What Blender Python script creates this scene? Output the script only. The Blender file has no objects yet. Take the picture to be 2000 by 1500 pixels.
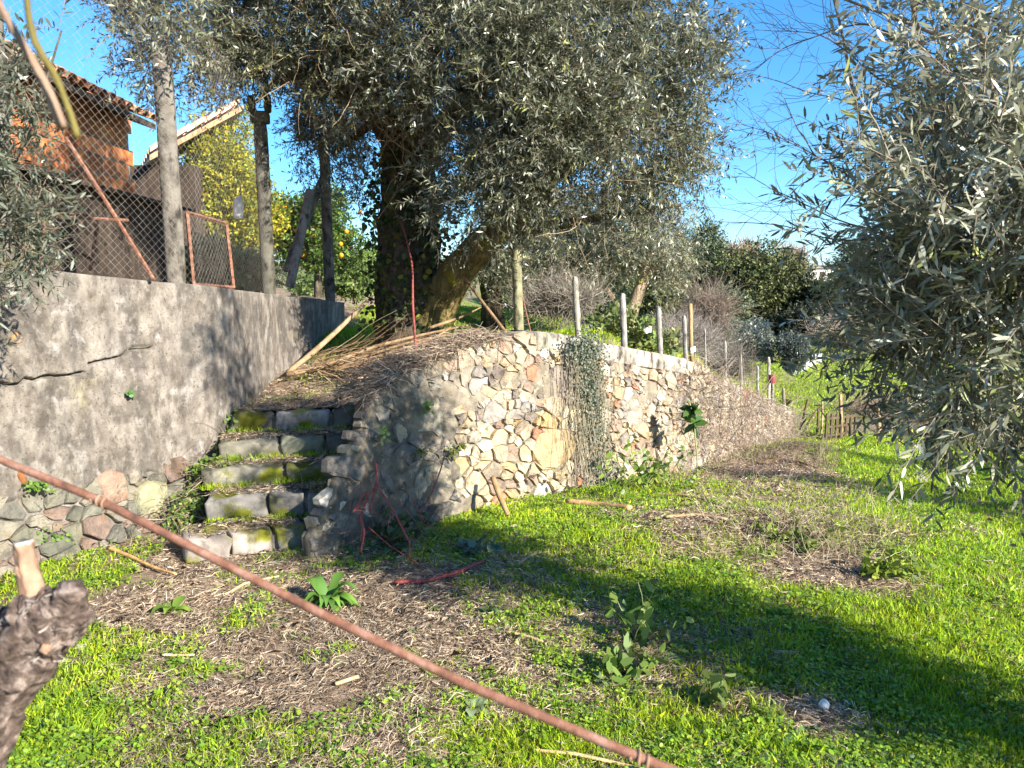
import bpy, math, random
import numpy as np
from mathutils import Vector
rng = np.random.default_rng(7)
random.seed(7)
C = bpy.context.scene
# ------------------------------------------------------------ camera, sky, sun, exposure
PITCH = math.radians(6.65); EYE = 1.6; FPX = 1500.0
cd = bpy.data.cameras.new('camera'); cam = bpy.data.objects.new('camera', cd); C.collection.objects.link(cam)
cam.location = (0, 0, EYE); cam.rotation_euler = (math.pi/2 - PITCH, 0, 0)
cd.sensor_width = 36; cd.lens = 27; cd.clip_end = 2000; cd.clip_start = 0.05
cd.dof.use_dof = True; cd.dof.focus_distance = 6.0; cd.dof.aperture_fstop = 8.5
C.camera = cam
SUN_EL = math.radians(27); SUN_AZ = math.atan2(.74, -.67)
sdir = Vector((math.sin(SUN_AZ)*math.cos(SUN_EL), math.cos(SUN_AZ)*math.cos(SUN_EL), math.sin(SUN_EL)))
w = bpy.data.worlds.new('World'); C.world = w; w.use_nodes = True
nt = w.node_tree; nt.nodes.clear()
sk = nt.nodes.new('ShaderNodeTexSky'); sk.sky_type = 'NISHITA'; sk.sun_disc = False
sk.sun_elevation = SUN_EL; sk.sun_rotation = SUN_AZ; sk.air_density = 1.0; sk.dust_density = .3; sk.ozone_density = 6.0
bg = nt.nodes.new('ShaderNodeBackground'); bg.inputs[1].default_value = .10
wo = nt.nodes.new('ShaderNodeOutputWorld'); hv = nt.nodes.new('ShaderNodeHueSaturation'); hv.inputs['Saturation'].default_value = 1.18; hv.inputs['Hue'].default_value = .497; nt.links.new(sk.outputs[0], hv.inputs['Color']); nt.links.new(hv.outputs[0], bg.inputs[0]); nt.links.new(bg.outputs[0], wo.inputs[0])
sl = bpy.data.lights.new('sun', 'SUN'); sl.energy = 5.0; sl.angle = math.radians(.5); sl.color = (1, .93, .82)
so = bpy.data.objects.new('sun', sl); C.collection.objects.link(so); so.rotation_euler = sdir.to_track_quat('Z', 'Y').to_euler()
so.location = (20, -15, 20)
C.view_settings.view_transform = 'Standard'; C.view_settings.look = 'None'
C.view_settings.exposure = 1.55; C.view_settings.gamma = 1
try: C.view_settings.use_curve_mapping = False
except Exception: pass
C.render.engine = 'CYCLES'
try:
    C.cycles.max_bounces = 6; C.cycles.transparent_max_bounces = 4
except Exception: pass
# ------------------------------------------------------------ measuring helpers (a photo pixel + a distance = a place)
cp, sp = math.cos(PITCH), math.sin(PITCH)
def ray(px, py):
    dx = (px-1000)/FPX; dy = -(py-750)/FPX
    return np.array([dx, cp+dy*sp, -sp+dy*cp])
def at(px, py, Y):
    r = ray(px, py); return np.array([0, 0, EYE]) + r*(Y/r[1])
def gz(px, py, z):
    r = ray(px, py); return np.array([0, 0, EYE]) + r*((z-EYE)/r[2])
def proj(P):
    v = np.asarray(P, float) - np.array([0, 0, EYE]); f = v[..., 1]*cp - v[..., 2]*sp; u = v[..., 1]*sp+v[..., 2]*cp
    return 1000+FPX*v[..., 0]/f, 750-FPX*u/f
def sm(t): t = np.clip(t, 0, 1); return t*t*(3-2*t)
def hsh(i, j, s):
    v = np.sin(i*127.1 + j*311.7 + s*74.7)*43758.5453; return v-np.floor(v)
def vn(x, y, s=0):
    x = np.asarray(x, float); y = np.asarray(y, float)
    i = np.floor(x); j = np.floor(y); u = x-i; v = y-j; u = u*u*(3-2*u); v = v*v*(3-2*v)
    return (hsh(i, j, s)*(1-u)+hsh(i+1, j, s)*u)*(1-v)+(hsh(i, j+1, s)*(1-u)+hsh(i+1, j+1, s)*u)*v
def fbm(x, y, s=0, o=4):
    a = 0; am = .5; t = 0
    for k in range(o): a = a+am*vn(x*2**k+k*7.3, y*2**k-k*3.1, s+k); t += am; am *= .5
    return a/t
def unit(v):
    v = np.asarray(v, float); return v/np.maximum(np.linalg.norm(v, axis=-1, keepdims=True), 1e-9)
# ------------------------------------------------------------ terrain heights
def z_base(x, y):
    z = -.45*sm((y-5.5)/6.5)*sm((x+2)/4)
    z = z + np.maximum(y-27, 0)*.085*sm((y-24)/20) - np.maximum(y-90, 0)*.085
    return z
def z_low(x, y):
    x = np.asarray(x, float); y = np.asarray(y, float)
    near = sm((14-y)/6)
    b = z_base(x, y) + near*((fbm(x*1.1, y*1.1, 3)-.5)*.10 + (fbm(x*5, y*5, 5, 3)-.5)*.035 + (fbm(x*19, y*19, 6, 2)-.5)*.012)
    cx, cy = gz(1480, 1030, 0)[:2]
    e = np.exp(-(((x-cx)/1.1)**2+((y-cy)/.45)**2)); b = b + e*.10
    cx, cy = gz(1560, 905, -.2)[:2]
    b = b + .16*np.exp(-(((x-cx)/.45)**2+((y-cy)/.5)**2))
    return b
def gp(px, py, f=None):
    f = f or z_low; z = 0.0
    for _ in range(12):
        p = gz(px, py, z); z = .5*z+.5*float(f(p[0], p[1]))
    p = gz(px, py, z); p[2] = float(f(p[0], p[1])); return p
# the long rubble wall: (pixel x, distance, pixel y of the top)
RW = [(602, 4.58, 1046), (655, 4.76, 966), (672, 4.84, 905), (716, 4.97, 852), (732, 5.04, 797), (762, 5.14, 768), (800, 5.27, 738), (860, 5.45, 710), (960, 5.78, 675),
      (1040, 6.02, 650), (1100, 6.2, 655), (1160, 6.42, 668), (1250, 6.85, 686), (1340, 7.35, 703), (1400, 8.0, 730), (1450, 8.8, 760), (1500, 9.8, 785), (1545, 11.0, 803)]
rwp = []
for px, d, py in RW:
    b = at(px, 1000, d)
    rwp.append((b[0], d, at(px, py, d+.05)[2]))
rwp = np.array(rwp)
rs = np.concatenate([[0], np.cumsum(np.hypot(np.diff(rwp[:, 0]), np.diff(rwp[:, 1])))])
def rwall(s):
    x = np.interp(s, rs, rwp[:, 0]); y = np.interp(s, rs, rwp[:, 1]); z = np.interp(s, rs, rwp[:, 2])
    e = .25; x2 = np.interp(s+e, rs, rwp[:, 0]); y2 = np.interp(s+e, rs, rwp[:, 1]); x1 = np.interp(s-e, rs, rwp[:, 0]); y1 = np.interp(s-e, rs, rwp[:, 1])
    tx, ty = x2-x1, y2-y1; l = np.hypot(tx, ty)+1e-9
    return x, y, z, ty/l, -tx/l          # point, top, outward normal
def s_at_px(px): return np.interp(px, [r[0] for r in RW], rs)
# the plastered wall on the left
LW = np.array([(-4.3, 1.9), (-2.93, 4.4), (-2.20, 5.65), (-2.16, 5.95), (-2.22, 7.5), (-2.12, 9.75)])
ls = np.concatenate([[0], np.cumsum(np.hypot(np.diff(LW[:, 0]), np.diff(LW[:, 1])))])
lz = np.array([1.86, 1.76, 1.655, 1.64, 1.59, 1.50])
def lwall(s):
    x = np.interp(s, ls, LW[:, 0]); y = np.interp(s, ls, LW[:, 1]); z = np.interp(s, ls, lz)
    e = .12; tx = np.interp(s+e, ls, LW[:, 0])-np.interp(s-e, ls, LW[:, 0]); ty = np.interp(s+e, ls, LW[:, 1])-np.interp(s-e, ls, LW[:, 1]); l = np.hypot(tx, ty)+1e-9
    return x, y, z, ty/l, -tx/l
STEP = [((365, 1062), (604, 1027), .12), ((398, 976), (645, 963), .274), ((393, 918), (655, 905), .406), ((428, 866), (705, 850), .544), ((448, 808), (700, 800), .696)]
anch = [(-1.7, 6.3, .74), (-1.9, 7.2, .84), (-1.15, 8, .97), (-.4, 8.8, 1.15), (-1.8, 9.2, 1.12), (-3, 12, 1.40), (-6, 12, 1.55), (-1, 13, 1.35), (2, 12, .9),
        (0, 20, 1.0), (3, 30, .6), (-5, 25, 1.8), (-10, 25, 2), (4, 18, .1), (0.8, 9, 1.15), (2.2, 9.3, .85)]
for s in np.linspace(rs[5], rs[-1], 14):
    x, y, z, nx, ny = rwall(s); anch.append((float(x-nx*.3), float(y-ny*.3), float(z-.05)))
for px, py, z in [(460, 803, .68), (600, 803, .68), (690, 800, .70)]:
    p = gz(px, py, z); anch.append(tuple(p))
for p in [(5, 14), (9, 26), (14, 45), (7, 20)]: anch.append((p[0], p[1], float(z_base(*p))-.05))
anch = np.array(anch)
def z_up(x, y):
    x = np.asarray(x, float); y = np.asarray(y, float)
    d2 = (x[..., None]-anch[:, 0])**2+(y[..., None]-anch[:, 1])**2+.02
    wt = d2**-1.7; z = (wt*anch[:, 2]).sum(-1)/wt.sum(-1)
    z = z + sm((16-y)/4)*((fbm(x*1.3, y*1.3, 11)-.5)*.08+(fbm(x*7, y*7, 12, 3)-.5)*.03)
    t = sm((y-26)/14); return z*(1-t)+(z_base(x, y)+.04)*t
def inside(x, y, poly):
    x = np.asarray(x, float); y = np.asarray(y, float); r = np.zeros(x.shape, bool); n = len(poly)
    for i in range(n):
        x1, y1 = poly[i]; x2, y2 = poly[(i+1) % n]
        c = ((y1 > y) != (y2 > y)) & (x < (x2-x1)*(y-y1)/((y2-y1) if y2 != y1 else 1e-9)+x1); r ^= c
    return r
s5l, s5r = gz(448, 808, .696), gz(700, 800, .696)
TER = [(-2.3, 9.75), (-2.35, 7.5), (-2.3, 5.95), (s5l[0]-.1, s5l[1]+.1), (s5r[0]+.02, s5r[1]+.12)]
for s in np.linspace(rs[4]+.05, rs[-1], 30):
    x, y, z, nx, ny = rwall(s); TER.append((float(x-nx*.17), float(y-ny*.17)))
TER += [(5, 14), (9, 26), (14, 45), (-40, 45), (-40, 14), (-6, 12.0), (-2.5, 10.4)]
YARD = [(-2.30, 9.9), (-2.36, 7.5), (-2.34, 5.9), (-3.08, 4.45), (-4.45, 1.9), (-6, -2), (-30, -2), (-30, 17), (-4, 17), (-2.5, 11.5)]
def z_yard(x, y): return 1.50+(fbm(np.asarray(x)*1.5, np.asarray(y)*1.5, 21)-.5)*.08+np.maximum(np.asarray(y)-10, 0)*.01
# ------------------------------------------------------------ mesh helpers
def mk(name, V, F, mat, tint=None, smooth=False):
    me = bpy.data.meshes.new(name); V = np.asarray(V, np.float32)
    if isinstance(F, np.ndarray):
        n, k = F.shape
        me.vertices.add(len(V)); me.vertices.foreach_set('co', V.ravel())
        me.loops.add(n*k); me.loops.foreach_set('vertex_index', F.astype(np.int32).ravel())
        me.polygons.add(n); me.polygons.foreach_set('loop_start', np.arange(0, n*k, k, dtype=np.int32))
        try: me.polygons.foreach_set('loop_total', np.full(n, k, np.int32))
        except Exception: pass
    else:
        me.from_pydata([tuple(map(float, v)) for v in V], [], F)
    me.update(calc_edges=True)
    if tint is not None:
        t = np.asarray(tint, np.float32)
        if t.ndim == 1: t = np.tile(t, (len(V), 1))
        a = me.attributes.new('tint', 'FLOAT_COLOR', 'POINT'); a.data.foreach_set('color', np.concatenate([t[:, :3], np.ones((len(V), 1), np.float32)], 1).astype(np.float32).ravel())
    if smooth: me.polygons.foreach_set('use_smooth', np.ones(len(me.polygons), bool))
    if mat: me.materials.append(mat)
    return me
def setp(o, label=None, cat=None, group=None, kind=None):
    for k, v in (('label', label), ('category', cat), ('group', group), ('kind', kind)):
        if v: o[k] = v
def thing(name, label, cat, base, group=None, kind=None):
    o = bpy.data.objects.new(name, None); o.location = [float(v) for v in base]; o.empty_display_size = .1
    C.collection.objects.link(o); setp(o, label, cat, group, kind); return o
def rootbase(o):
    b = np.zeros(3)
    while o is not None: b = b+np.array(o.location); o = o.parent
    return b
def part(name, par, V, F, mat, tint=None, smooth=False, origin=None, label=None, kind=None):
    rb = rootbase(par); og = np.asarray(origin, float) if origin is not None else rb
    o = bpy.data.objects.new(name, mk(name, np.asarray(V)-og, F, mat, tint, smooth)); o.parent = par; o.location = [float(v) for v in (og-rb)]
    C.collection.objects.link(o); setp(o, label, None, None, kind); return o
def solo(name, label, cat, V, F, mat, tint=None, smooth=False, base=None, group=None, kind=None):
    V = np.asarray(V, float); base = V[np.argmin(V[:, 2])] if base is None else np.asarray(base)
    o = bpy.data.objects.new(name, mk(name, V-base, F, mat, tint, smooth)); o.location = [float(v) for v in base]
    C.collection.objects.link(o); setp(o, label, cat, group, kind); return o
class MB:
    def __init__(s): s.V = []; s.F = []; s.n = 0; s.T = []
    def add(s, V, F, t=None):
        V = np.asarray(V, float); s.V.append(V); s.F += [tuple(int(i)+s.n for i in f) for f in F]; s.n += len(V)
        s.T.append(np.tile(np.asarray(t if t is not None else (1, 1, 1), float), (len(V), 1))); return s
    def v(s): return np.concatenate(s.V)
    def t(s): return np.concatenate(s.T)
def resample(P, n):
    P = np.asarray(P, float); l = np.concatenate([[0], np.cumsum(np.linalg.norm(np.diff(P, axis=0), axis=1))]); t = np.linspace(0, l[-1], n)
    Q = np.stack([np.interp(t, l, P[:, k]) for k in range(3)], 1)
    if len(P) > 2 and n > 4:
        for _ in range(2): Q[1:-1] = (Q[:-2]+2*Q[1:-1]+Q[2:])/4
    return Q, t/l[-1]
def tube(P, R, n=8, rings=None, noise=0, nsc=6, seed=0, ridge=0):
    P = np.asarray(P, float); rings = rings or max(len(P), 2); R = np.asarray(R if np.ndim(R) else [R]*len(P), float)
    Q, t = resample(P, rings); l = np.concatenate([[0], np.cumsum(np.linalg.norm(np.diff(P, axis=0), axis=1))])
    rr = np.interp(t, l/l[-1], R); T = unit(np.gradient(Q, axis=0)); up = np.array([0, 0, 1.]) if abs(T[0][2]) < .9 else np.array([1., 0, 0])
    V = []; a = np.linspace(0, 2*np.pi, n, endpoint=False); U = unit(np.cross(T[0], up))
    for i in range(rings):
        U = unit(U-T[i]*np.dot(U, T[i])); W = np.cross(T[i], U)
        r = np.full(n, rr[i])
        if noise or ridge:
            f = fbm(np.cos(a)*1.7+seed*3.1+5, np.sin(a)*1.7+i*nsc/rings, seed, 4)-.5
            r = r*(1+noise*2*f+ridge*np.sin(a*5+seed+i*.12*6/rings+4*vn(i*.15+0*a, a*0, seed)))
        V.append(Q[i]+np.outer(np.cos(a)*r, U)+np.outer(np.sin(a)*r, W))
    V = np.concatenate(V); F = []
    for i in range(rings-1):
        for k in range(n): F.append((i*n+k, i*n+(k+1) % n, (i+1)*n+(k+1) % n, (i+1)*n+k))
    F.append(tuple(range(n))[::-1]); F.append(tuple((rings-1)*n+k for k in range(n)))
    return V, F
def box(c, sx, sy, sz, rot=0, tilt=None):
    q = np.array([[x, y, z] for z in (-.5, .5) for y in (-.5, .5) for x in (-.5, .5)])*[sx, sy, sz]
    cr, sr = math.cos(rot), math.sin(rot); q = np.stack([q[:, 0]*cr-q[:, 1]*sr, q[:, 0]*sr+q[:, 1]*cr, q[:, 2]], 1)
    if tilt is not None: q[:, 0] += (q[:, 2]+sz/2)*tilt[0]; q[:, 1] += (q[:, 2]+sz/2)*tilt[1]
    return q+np.asarray(c), [(0, 2, 3, 1), (4, 5, 7, 6), (0, 1, 5, 4), (2, 6, 7, 3), (0, 4, 6, 2), (1, 3, 7, 5)]
def rblock(P0, P1, depth, z0, z1, seed=0, rough=.012, nx=10, ny=4, nz=4, rnd=.02):
    """a weathered block: front edge P0-P1, running back by depth"""
    P0 = np.asarray(P0[:2], float); P1 = np.asarray(P1[:2], float); t = unit(P1-P0); n = np.array([-t[1], t[0]]); L = np.linalg.norm(P1-P0)
    V = {}; vs = []; F = []
    def vid(i, j, k):
        if (i, j, k) not in V:
            x, y, z = i/nx*L, j/ny*depth, z0+k/nz*(z1-z0)
            H = [L, depth, z1-z0]
            q = np.array([x, y, z-z0]); c = np.array(H)/2
            inset = np.minimum(q, np.array(H)-q)
            near = (inset < 1e-6).sum()
            if near >= 2: q = q+(c-q)*np.where(inset < 1e-6, rnd/c, 0)*.8
            s = seed*5.3
            q = q+np.array([(fbm(q[1]*8+s, q[2]*8, seed, 2)-.5), (fbm(q[0]*7+s, q[2]*9, seed+1, 3)-.5)*1.6, (fbm(q[0]*6+s, q[1]*6, seed+2, 3)-.5)*1.6])*rough*2
            w_ = P0+t*q[0]+n*q[1]; V[(i, j, k)] = len(vs); vs.append((w_[0], w_[1], z0+q[2]))
        return V[(i, j, k)]
    for i in range(nx):
        for j in range(ny):
            F.append((vid(i, j, nz), vid(i+1, j, nz), vid(i+1, j+1, nz), vid(i, j+1, nz)))
    for i in range(nx):
        for k in range(nz):
            F.append((vid(i, 0, k), vid(i+1, 0, k), vid(i+1, 0, k+1), vid(i, 0, k+1)))
            F.append((vid(i, ny, k), vid(i, ny, k+1), vid(i+1, ny, k+1), vid(i+1, ny, k)))
    for j in range(ny):
        for k in range(nz):
            F.append((vid(0, j, k), vid(0, j, k+1), vid(0, j+1, k+1), vid(0, j+1, k)))
            F.append((vid(nx, j, k), vid(nx, j+1, k), vid(nx, j+1, k+1), vid(nx, j, k+1)))
    return np.array(vs), F
# many thin strands at once: P (N,S,3) centre lines, R (N,S)
def strands(P, R):
    N, S, _ = P.shape; T = unit(np.gradient(P, axis=1)); ref = unit(rng.normal(size=(N, 1, 3))); U = unit(np.cross(T, ref)); W = np.cross(T, U)
    V = np.stack([P+(U*math.cos(a)+W*math.sin(a))*R[..., None] for a in (0, 2.094, 4.189)], 2)   # N,S,3,3
    b = (np.arange(N)*S*3)[:, None, None]+(np.arange(S-1)*3)[None, :, None]
    k = np.arange(3)[None, None, :]; k2 = (k+1) % 3
    F = np.stack([b+k, b+k2, b+3+k2, b+3+k], -1).reshape(-1, 4)
    return V.reshape(-1, 3), F
def curly(O, D, L, S=5, wob=.25, droop=0):
    """N strands starting at O, heading D, length L, wandering"""
    N = len(O); P = np.zeros((N, S, 3)); P[:, 0] = O; D = unit(D); L = np.broadcast_to(L, (N,))
    for i in range(1, S):
        D = unit(D+rng.normal(size=(N, 3))*wob+np.array([0, 0, -droop])); P[:, i] = P[:, i-1]+D*(L/(S-1))[:, None]
    return P
def leaves(P, D, L, W, shape=4, N=None, fold=.0):
    """leaf blades: base P, direction D, length L, width W -> V, F"""
    n = len(P); D = unit(D); N = unit(rng.normal(size=(n, 3)) if N is None else N); S = unit(np.cross(D, N)); N = np.cross(S, D)
    L = np.broadcast_to(L, (n,))[:, None]; W = np.broadcast_to(W, (n,))[:, None]
    if shape == 4:
        V = np.stack([P, P+D*L*.45+S*W*.5, P+D*L-N*L*.06, P+D*L*.45-S*W*.5], 1)
    elif shape == 6:
        V = np.stack([P, P+D*L*.28+S*W*.42, P+D*L*.66+S*W*.40-N*L*.03, P+D*L-N*L*.12, P+D*L*.66-S*W*.40-N*L*.03, P+D*L*.28-S*W*.42], 1)
    elif shape == 7:   # round leaf
        V = np.stack([P, P+D*L*.2+S*W*.45, P+D*L*.65+S*W*.5, P+D*L*.95+S*W*.2, P+D*L*.95-S*W*.2, P+D*L*.65-S*W*.5, P+D*L*.2-S*W*.45], 1)
    elif shape == 3:
        V = np.stack([P-S*W*.5, P+S*W*.5, P+D*L], 1)
    k = V.shape[1]; return V.reshape(-1, 3), np.arange(n*k).reshape(n, k)
def tints(n, k, cols, w=None, jit=.18):
    cols = np.array(cols, float); i = rng.choice(len(cols), n, p=(np.array(w)/sum(w) if w else None))
    t = cols[i]*(1+rng.normal(size=(n, 1))*jit); return np.repeat(np.clip(t, .003, 1), k, 0)
# ------------------------------------------------------------ materials
def M(name, cols=None, scale=4, detail=6, rough=.9, bump=.3, bscale=60, tint=False, trans=0, back=None, spec=.2, stretch=(1, 1, 1), patches=(), bdist=.01, randv=0, sheen=0):
    m = bpy.data.materials.new(name); m.use_nodes = True; t = m.node_tree; t.nodes.clear(); N = t.nodes.new; Lk = t.links.new
    out = N('ShaderNodeOutputMaterial'); p = N('ShaderNodeBsdfPrincipled'); p.inputs['Roughness'].default_value = rough
    try: p.inputs['Specular IOR Level'].default_value = spec
    except Exception: pass
    tc = N('ShaderNodeNewGeometry'); mp = N('ShaderNodeMapping'); mp.inputs['Scale'].default_value = stretch
    Lk(tc.outputs['Position'], mp.inputs[0])
    col = None
    if cols:
        nz = N('ShaderNodeTexNoise'); nz.inputs['Scale'].default_value = scale; nz.inputs['Detail'].default_value = detail; nz.inputs['Roughness'].default_value = .65; Lk(mp.outputs[0], nz.inputs['Vector'])
        r = N('ShaderNodeValToRGB'); e = r.color_ramp.elements
        n = len(cols)
        for i, c in enumerate(cols):
            ps = .3+.4*i/max(n-1, 1)
            if i < 2: el = e[i]; el.position = ps
            else: el = e.new(ps)
            el.color = (*c, 1)
        Lk(nz.outputs[0], r.inputs[0]); col = r.outputs[0]
    for k, (pc, psc, lo, hi, st) in enumerate(patches):
        mp2 = N('ShaderNodeMapping'); mp2.inputs['Scale'].default_value = st; mp2.inputs['Location'].default_value = (k*3.7+1, k*1.3, k*2.1); Lk(tc.outputs['Position'], mp2.inputs[0])
        n2 = N('ShaderNodeTexNoise'); n2.inputs['Scale'].default_value = psc; n2.inputs['Detail'].default_value = 5; n2.inputs['Roughness'].default_value = .6; Lk(mp2.outputs[0], n2.inputs['Vector'])
        mr = N('ShaderNodeMapRange'); mr.inputs[1].default_value = lo; mr.inputs[2].default_value = hi; Lk(n2.outputs[0], mr.inputs[0])
        mx = N('ShaderNodeMix'); mx.data_type = 'RGBA'; Lk(mr.outputs[0], mx.inputs[0]); Lk(col, mx.inputs[6]); mx.inputs[7].default_value = (*pc, 1); col = mx.outputs[2]
    if tint:
        a = N('ShaderNodeAttribute'); a.attribute_name = 'tint'
        if col is None: col = a.outputs[0]
        else:
            mx = N('ShaderNodeMix'); mx.data_type = 'RGBA'; mx.blend_type = 'MULTIPLY'; mx.inputs[0].default_value = 1; Lk(col, mx.inputs[6]); Lk(a.outputs[0], mx.inputs[7]); col = mx.outputs[2]
    if back:
        mx = N('ShaderNodeMix'); mx.data_type = 'RGBA'; Lk(tc.outputs['Backfacing'], mx.inputs[0]); Lk(col, mx.inputs[6])
        m2 = N('ShaderNodeMix'); m2.data_type = 'RGBA'; m2.inputs[0].default_value = .6; Lk(col, m2.inputs[6]); m2.inputs[7].default_value = (*back, 1)
        Lk(m2.outputs[2], mx.inputs[7]); col = mx.outputs[2]
    Lk(col, p.inputs['Base Color'])
    if bump:
        nb = N('ShaderNodeTexNoise'); nb.inputs['Scale'].default_value = bscale; nb.inputs['Detail'].default_value = 5; nb.inputs['Roughness'].default_value = .7; Lk(mp.outputs[0], nb.inputs['Vector'])
        b = N('ShaderNodeBump'); b.inputs['Strength'].default_value = bump; b.inputs['Distance'].default_value = bdist; Lk(nb.outputs[0], b.inputs['Height']); Lk(b.outputs[0], p.inputs['Normal'])
    sh = p.outputs[0]
    if trans:
        tr = N('ShaderNodeBsdfTranslucent'); Lk(col, tr.inputs[0]); mx = N('ShaderNodeMixShader'); mx.inputs[0].default_value = trans; Lk(sh, mx.inputs[1]); Lk(tr.outputs[0], mx.inputs[2]); sh = mx.outputs[0]
    Lk(sh, out.inputs[0]); return m
MAT = dict(
    soil=M('soil', [(.11, .075, .05), (.26, .185, .125), (.42, .32, .225)], 9, 10, .95, 1.0, 45, tint=True, bdist=.03),
    plaster=M('weathered_plaster', [(.085, .073, .060), (.185, .158, .128), (.33, .285, .235)], 6, 15, .95, 1, 130, bdist=.012,
              patches=[((.11, .10, .092), 3, .44, .74, (2, 2, .4)), ((.40, .355, .30), 5, .48, .76, (1.6, 1.6, .7)), ((.52, .48, .44), 7, .58, .78, (1, 1, .9)), ((.30, .26, .14), 2.6, .62, .82, (1, 1, .7)), ((.09, .075, .06), 16, .48, .74, (1, 1, .5)), ((.33, .295, .25), 26, .54, .80, (1, 1, .7)), ((.07, .06, .05), 60, .56, .72, (1, 1, 1))]),
    mortar=M('mortar', [(.11, .09, .07), (.28, .24, .185), (.44, .385, .305)], 9, 12, .95, 1, 90, bdist=.012,
             patches=[((.10, .095, .085), 3, .54, .70, (1.3, 1.3, .5)), ((.30, .29, .13), 4, .64, .76, (1, 1, .7))]),
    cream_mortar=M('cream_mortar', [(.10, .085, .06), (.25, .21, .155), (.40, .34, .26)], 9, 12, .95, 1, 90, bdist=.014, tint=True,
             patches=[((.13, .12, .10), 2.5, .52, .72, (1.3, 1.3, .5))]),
    stone=M('fieldstone', [(.50, .50, .50), (.95, .93, .9), (1.3, 1.27, 1.2)], 11, 12, .92, 1, 55, tint=True, bdist=.02,
            patches=[((.95, .86, .72), 7, .56, .66, (1, 1, 1)), ((.45, .42, .38), 5, .58, .70, (1, 1, .6))]),
    slab=M('step_slab', [(.13, .12, .105), (.26, .24, .21), (.38, .35, .31)], 7, 12, .95, .9, 110, tint=True, bdist=.008,
           patches=[((.16, .17, .015), 4, .50, .60, (1, 1, 1.3)), ((.06, .055, .045), 5, .52, .66, (1, 1, .6))]),
    conc=M('cast_concrete', [(.16, .15, .13), (.30, .28, .25), (.42, .40, .36)], 8, 10, .93, .7, 90, tint=True,
           patches=[((.14, .13, .07), 6, .56, .72, (1, 1, .4)), ((.06, .055, .05), 14, .50, .66, (1, 1, .5))]),
    bark=M('olive_bark', [(.03, .025, .018), (.11, .09, .065), (.24, .20, .15)], 9, 10, .95, 1, 30, stretch=(1.4, 1.4, .35), bdist=.05, tint=True,
           patches=[((.16, .15, .02), 4, .56, .68, (1, 1, 1))]),
    twig=M('twig', [(.8, .8, .8), (1.1, 1.1, 1.1)], 20, 3, .9, 0, tint=True),
    wood=M('dry_wood', [(.16, .11, .07), (.30, .22, .14), (.44, .34, .23)], 14, 8, .85, .6, 60, tint=True, stretch=(1, 1, .5)),
    olive=M('olive_leaf', None, tint=True, trans=.22, back=(.24, .25, .19), spec=.6, rough=.36, bump=0),
    leaf=M('broad_leaf', None, tint=True, trans=.35, spec=.35, rough=.5, bump=0),
    dleaf=M('evergreen_leaf', None, tint=True, trans=.15, spec=.3, rough=.55, bump=0),
    grass=M('grass_blade', None, tint=True, trans=.42, spec=.3, rough=.5, bump=0),
    straw=M('dry_straw', None, tint=True, trans=.15, spec=.2, rough=.7, bump=0),
    rust=M('rusty_iron', [(.07, .04, .03), (.20, .09, .055), (.32, .19, .14)], 35, 8, .85, .5, 150, bdist=.004),
    wire=M('galvanised_wire', [(.13, .11, .09), (.27, .235, .20)], 12, 4, .6, 0, spec=.5),
    brick=M('hollow_brick', [(.45, .13, .045), (.60, .21, .075), (.72, .31, .13)], 14, 8, .9, .6, 90, tint=True, stretch=(1, 1, .5)),
    tile=M('clay_tile', [(.30, .13, .07), (.48, .22, .12), (.55, .36, .24)], 8, 8, .9, .5, 70, tint=True),
    white=M('white_plastic', [(.60, .61, .62), (.8, .8, .8)], 6, 3, .5, .1, 20),
    wwash=M('whitewash', [(.45, .43, .39), (.68, .66, .61)], 1.5, 8, .9, .3, 30),
    red=M('red_stem', [(.07, .03, .025), (.22, .05, .045), (.36, .09, .08)], 35, 5, .6, .2, 60),
    vine=M('vine_bark', [(.02, .014, .012), (.14, .10, .08), (.40, .32, .27)], 60, 10, .95, 1, 160, bdist=.006),
    cane=M('pruned_cane', [(.18, .10, .065), (.40, .25, .16)], 40, 6, .7, .3, 200, bdist=.002),
    cut=M('cut_wood', [(.45, .36, .27), (.6, .5, .4)], 60, 4, .8, .2, 200),
    dark=M('dark_boards', [(.02, .016, .013), (.06, .045, .035), (.10, .075, .055)], 10, 8, .95, .6, 40, stretch=(1, 1, .2)),
    fungus=M('mushroom_cap', [(.62, .58, .52), (.78, .75, .70)], 30, 4, .6, .2, 60),
    orange=M('orange_peel', [(.75, .26, .02), (.85, .36, .03)], 20, 3, .5, .1, 60),
)
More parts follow.
